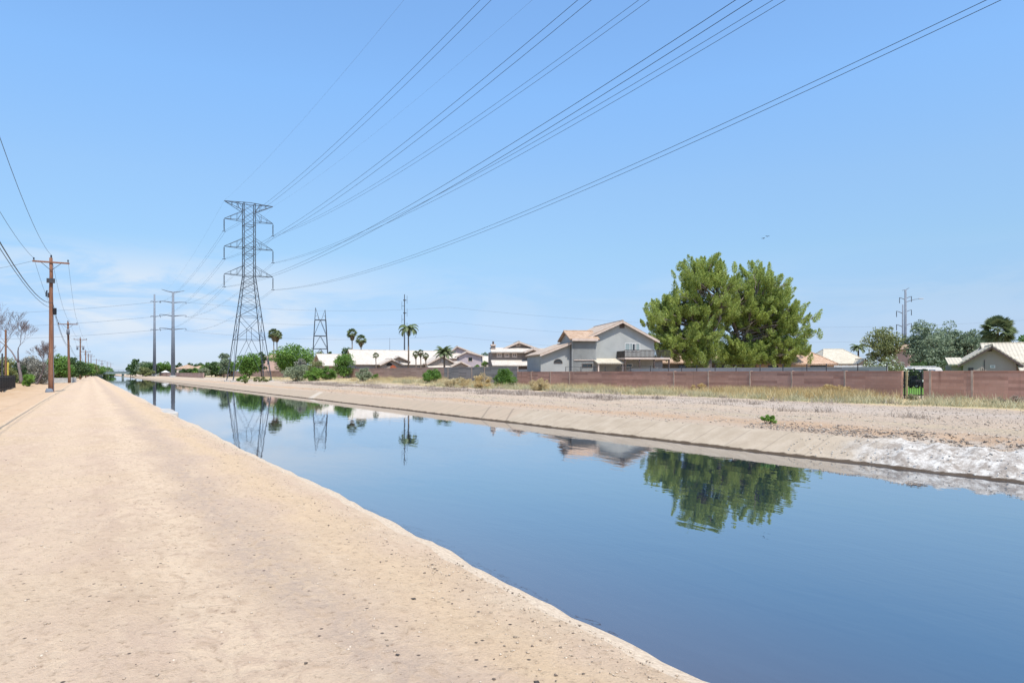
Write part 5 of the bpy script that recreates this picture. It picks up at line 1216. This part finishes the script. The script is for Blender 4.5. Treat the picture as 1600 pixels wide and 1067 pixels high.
for px, hh, lb in ((649.5, 558.5, 'left of three small palms before the long white roof'), (657, 556, 'middle and tallest of three small palms before the long white roof'), (665, 561, 'right of three small palms before the long white roof')):
    fan_palm('small_palm', lb, *at(px, 138), PZ(hh, 138), .8, skirt=True, nf=20, trunk_r=.12)
ptree('hedge_tree', 'dense rounded dark green hedge tree between the white roofs', 521, 553, 550, 140, 'green', 50, 160, .26, .02)
for a, b, yt, m, lb, D in ((508, 524, 547, 'dark', 'low palm like foliage above the small white roof, left', 190), (532, 556, 543, 'dark', 'dark foliage under the taller fan palm', 195), (488, 520, 549, 'olive', 'dry yellowish tree right of the large green tree', 172),
                           (735, 765, 549, 'dark', 'thin dark tree behind the lilac houses', 200)):
    ptree('distant_tree', lb, a, b, yt, D, m, 24, 80, .45, .1)
bush('citrus_bush', 'light green bush left of the brown house', *at(745, 118), 1.3, PZ(563, 118) - .5, 'bright', 20, 90, .2, GR, z=.5)
bush('citrus_bush', 'taller light green bush next to the brown house', *at(757, 120), 1.7, PZ(560, 120) - .5, 'bright', 22, 90, .2, GR, z=.5)
bush('red_flower_bush', 'bougainvillea with red orange blossom before the arched window', *at(612, 139), 3.9, 2.6, 'redflower', 26, 90, .25, GR, 'flowering bush', z=.6)
# in front of the walls
def pb(name, label, x0, x1, ytop, D, mat, n=30, per=100, leaf=.16, **kw):
    x, y = at((x0 + x1) / 2, D); z = gxy(x, y); return bush(name, label, x, y, (x1 - x0) / F * D, PZ(ytop, D) - z, mat, n, per, leaf, **kw)
pb('sage_bush', 'wide olive sage bush before the large green tree', 442, 482, 568, 132, 'sage', 44, 110, .26)
pb('twiggy_bush', 'tall grey twiggy bush among the sage bushes', 458, 486, 560, 136, 'grey', 30, 100, .25)
pb('yellow_bush', 'feathery yellow green bush left of the small white roof', 480, 510, 558, 137, 'olive', 34, 100, .25)
pb('creosote_bush', 'wide bright green bush before the brown wall, left', 476, 504, 574, 128, 'bright', 34, 120, .22)
pb('creosote_bush', 'wide bright green bush before the brown wall, right', 498, 527, 573, 129, 'green', 34, 120, .22)
pb('sage_bush', 'pale sage bush in front of the long brown wall', 555, 583, 574, 112, 'sage', 34, 120, .2)
pb('small_bush', 'small green bush right of the pale sage bush', 580, 592, 583, 113, 'green', 14, 90, .18)
pb('dark_bush', 'dark green bush at the joint of brown and grey walls', 657, 694, 577, 95, 'green', 40, 130, .19)
pb('round_bush', 'round dense green bush in front of the grey wall', 772, 808, 575.5, 80, 'green', 46, 150, .16)
pb('tower_bush', 'low yellow green bush at the left feet of the lattice tower', 369, 388, 586, 133, 'bright', 22, 110, .2)
pb('tower_bush', 'low wide green bush between the feet of the lattice tower', 394, 424, 588.5, 128, 'olive', 28, 110, .2)
pb('small_bush', 'tiny low green bush left of the lattice tower', 378, 388, 590, 120, 'olive', 12, 80, .18)
x, y = at(1200, 25.7); bush('young_shrub', 'small bright green shrub alone on the gravel near the water', x, y, .72, .34, 'bright', 22, 70, .07, depth=.5)
pb('tumbleweed', 'rounded pale dry tumbleweed before the red wall', 823, 864, 591.5, 66, 'tumble', 44, 150, .12, aspect=.2)
pb('dry_mound', 'straw coloured mound left of the rounded one', 690, 716, 589, 80, 'straw2', 26, 130, .14, aspect=.2)
pb('dry_mound', 'rounded straw mound in front of the grey wall', 710, 738, 589, 77, 'tumble', 28, 130, .14, aspect=.2)
pb('dry_mound', 'orange straw mound left of the round green bush', 734, 768, 585, 76, 'straw', 34, 140, .15, aspect=.18)
pb('dry_mound', 'yellow straw mound before the pine trees wall', 1078, 1104, 599, 60, 'straw', 24, 110, .13, aspect=.2)
pb('dry_mound', 'large golden dry bush leaning on the red wall left of the gate', 1278, 1336, 599, 49, 'straw', 46, 150, .13, aspect=.18)
pb('pale_weed', 'pale dry weed clump right of the gate', 1492, 1522, 619, 41, 'straw2', 22, 90, .09, aspect=.25)
pb('pale_weed', 'pinkish dry weed clump at the right edge', 1562, 1604, 618, 39, 'deadweed', 24, 90, .09, aspect=.25)
for px, D, w, lb in ((1425, 44.4, .8, 'green weed tuft at the foot of the gate'), (1560, 36, 1.6, 'green weed patch under the red wall at the right')):
    bush('weed_tuft', lb, *at(px, D), w, .38, 'weed', 16, 70, .1)
# grass, as ground cover
def band(s0, s1, t0, t1, patch=.0, k=60, sc=.25, thin=.75):
    def f(n):
        s = s0 + (s1 - s0) * RNG.random(n * 2); t = t0 + (t1 - t0) * RNG.random(n * 2)
        m = fbm(s * sc, t * sc * 1.6, k) + .25 * RNG.normal(size=n * 2) > patch
        x, y = -SA * s + CA * t, CA * s + SA * t; m &= ~((np.abs(CX + F * x / np.maximum(y, 1) - 1427) < 19) & (t > 38.5))   # the trodden gap before the gate
        m &= ~((t > 42) & (s < 22) & (RNG.random(n * 2) < thin)); return s[m][:n], t[m][:n]
    return f
blades('dry_grass', 'short straw coloured grass along the foot of the walls', 'grass', 66000, band(-12, 110, 38.0, 45.8, .04, 61), .06, .50, .032, 'straw2', .5)
blades('dry_grass', 'golden dry grass patches before the red wall', 'grass', 15000, band(25.5, 38, 40.5, 45.8, .0, 71), .15, .85, .035, 'straw')
blades('dry_grass', 'scattered taller golden tufts along the walls', 'grass', 9000, band(30, 95, 41, 45.8, .42, 73), .12, .65, .035, 'straw')
blades('green_weeds', 'grey green weeds at the front of the grass strip', 'weeds', 50000, band(-12, 80, 36.6, 43.5, .10, 81, .3), .05, .38, .04, 'weed', .6)
blades('straw_cover', 'sparse pale straw on the rising bank at the left', 'grass', 30000, band(60, 190, 32, 45.5, .18, 91, .18), .05, .30, .06, 'straw2', .5)
blades('dead_weeds', 'low grey brown dead weeds along the far track', 'weeds', 26000, band(34, 120, 27.6, 32.0, .26, 95, .3), .06, .40, .04, 'deadweed', .6)
blades('dead_weeds', 'thin dead weeds scattered on the gravel', 'weeds', 6000, band(0, 60, 27, 36, .42, 98, .35), .03, .2, .03, 'deadweed', .6)
def clumps(s0, s1, t0, t1, nc, rad):
    def f(n):
        cs = s0 + (s1 - s0) * RNG.random(nc); ct = t0 + (t1 - t0) * RNG.random(nc); r = rad * (.5 + RNG.random(nc)); k = RNG.integers(0, nc, n)
        s, t = cs[k] + RNG.normal(size=n) * r[k], ct[k] + RNG.normal(size=n) * r[k] * .7; x, y = -SA * s + CA * t, CA * s + SA * t
        m = ~((np.abs(CX + F * x / np.maximum(y, 1) - 1427) < 19) & (t > 38.5)); return s[m], t[m]
    return f
blades('weed_clumps', 'clumps of yellow green weeds along the grass strip', 'weeds', 15000, clumps(-10, 95, 37, 45, 150, .42), .12, .75, .035, 'weed', .45)
blades('dry_clumps', 'rounded clumps of dry straw weeds along the walls', 'grass', 22000, clumps(0, 120, 38, 45.3, 110, .45), .15, .85, .032, 'tumble', .45)
blades('brown_clumps', 'brown dead clumps at the edge of the gravel', 'weeds', 9000, clumps(15, 110, 28, 38, 80, .4), .06, .4, .035, 'deadweed', .6)
blades('grass_sprouts', 'tiny yellow green sprouts on the near bank', 'grass', 1500, band(3, 28, 2.0, 2.85, .50, 103, .9), .01, .05, .008, 'weed', .9)

# ------------------------------------------------------------------ birds
for i, (px, py, lb) in enumerate(((1192.8, 372.8, 'lower dark bird flying above the pines'), (1199, 369.7, 'upper dark bird flying above the pines'))):
    D = 120; t = thing('bird', lb, 'bird', (PX(px, D), D, PZ(py, D)), .5 + i, 'birds in flight')
    mb = MB(); mb.tube([(-.22, 0, 0), (-.1, 0, .02), (.05, 0, .02), (.18, 0, .04), (.25, 0, .03)], [.02, .06, .07, .045, .01], 8); mb.build('body', m_black, t, True)
    for sg in (-1, 1):
        mb = MB(); mb.slab([(-.08, 0, .04), (.08, 0, .04), (.06, sg * .22, .12), (-.08, sg * .42, .06), (-.1, sg * .2, .11)], .012); mb.build('wing', m_black, t)
    mb = MB(); mb.slab([(-.2, -.01, 0), (-.36, -.06, 0), (-.36, .06, 0), (-.2, .01, 0)], .01); mb.build('tail', m_black, t)
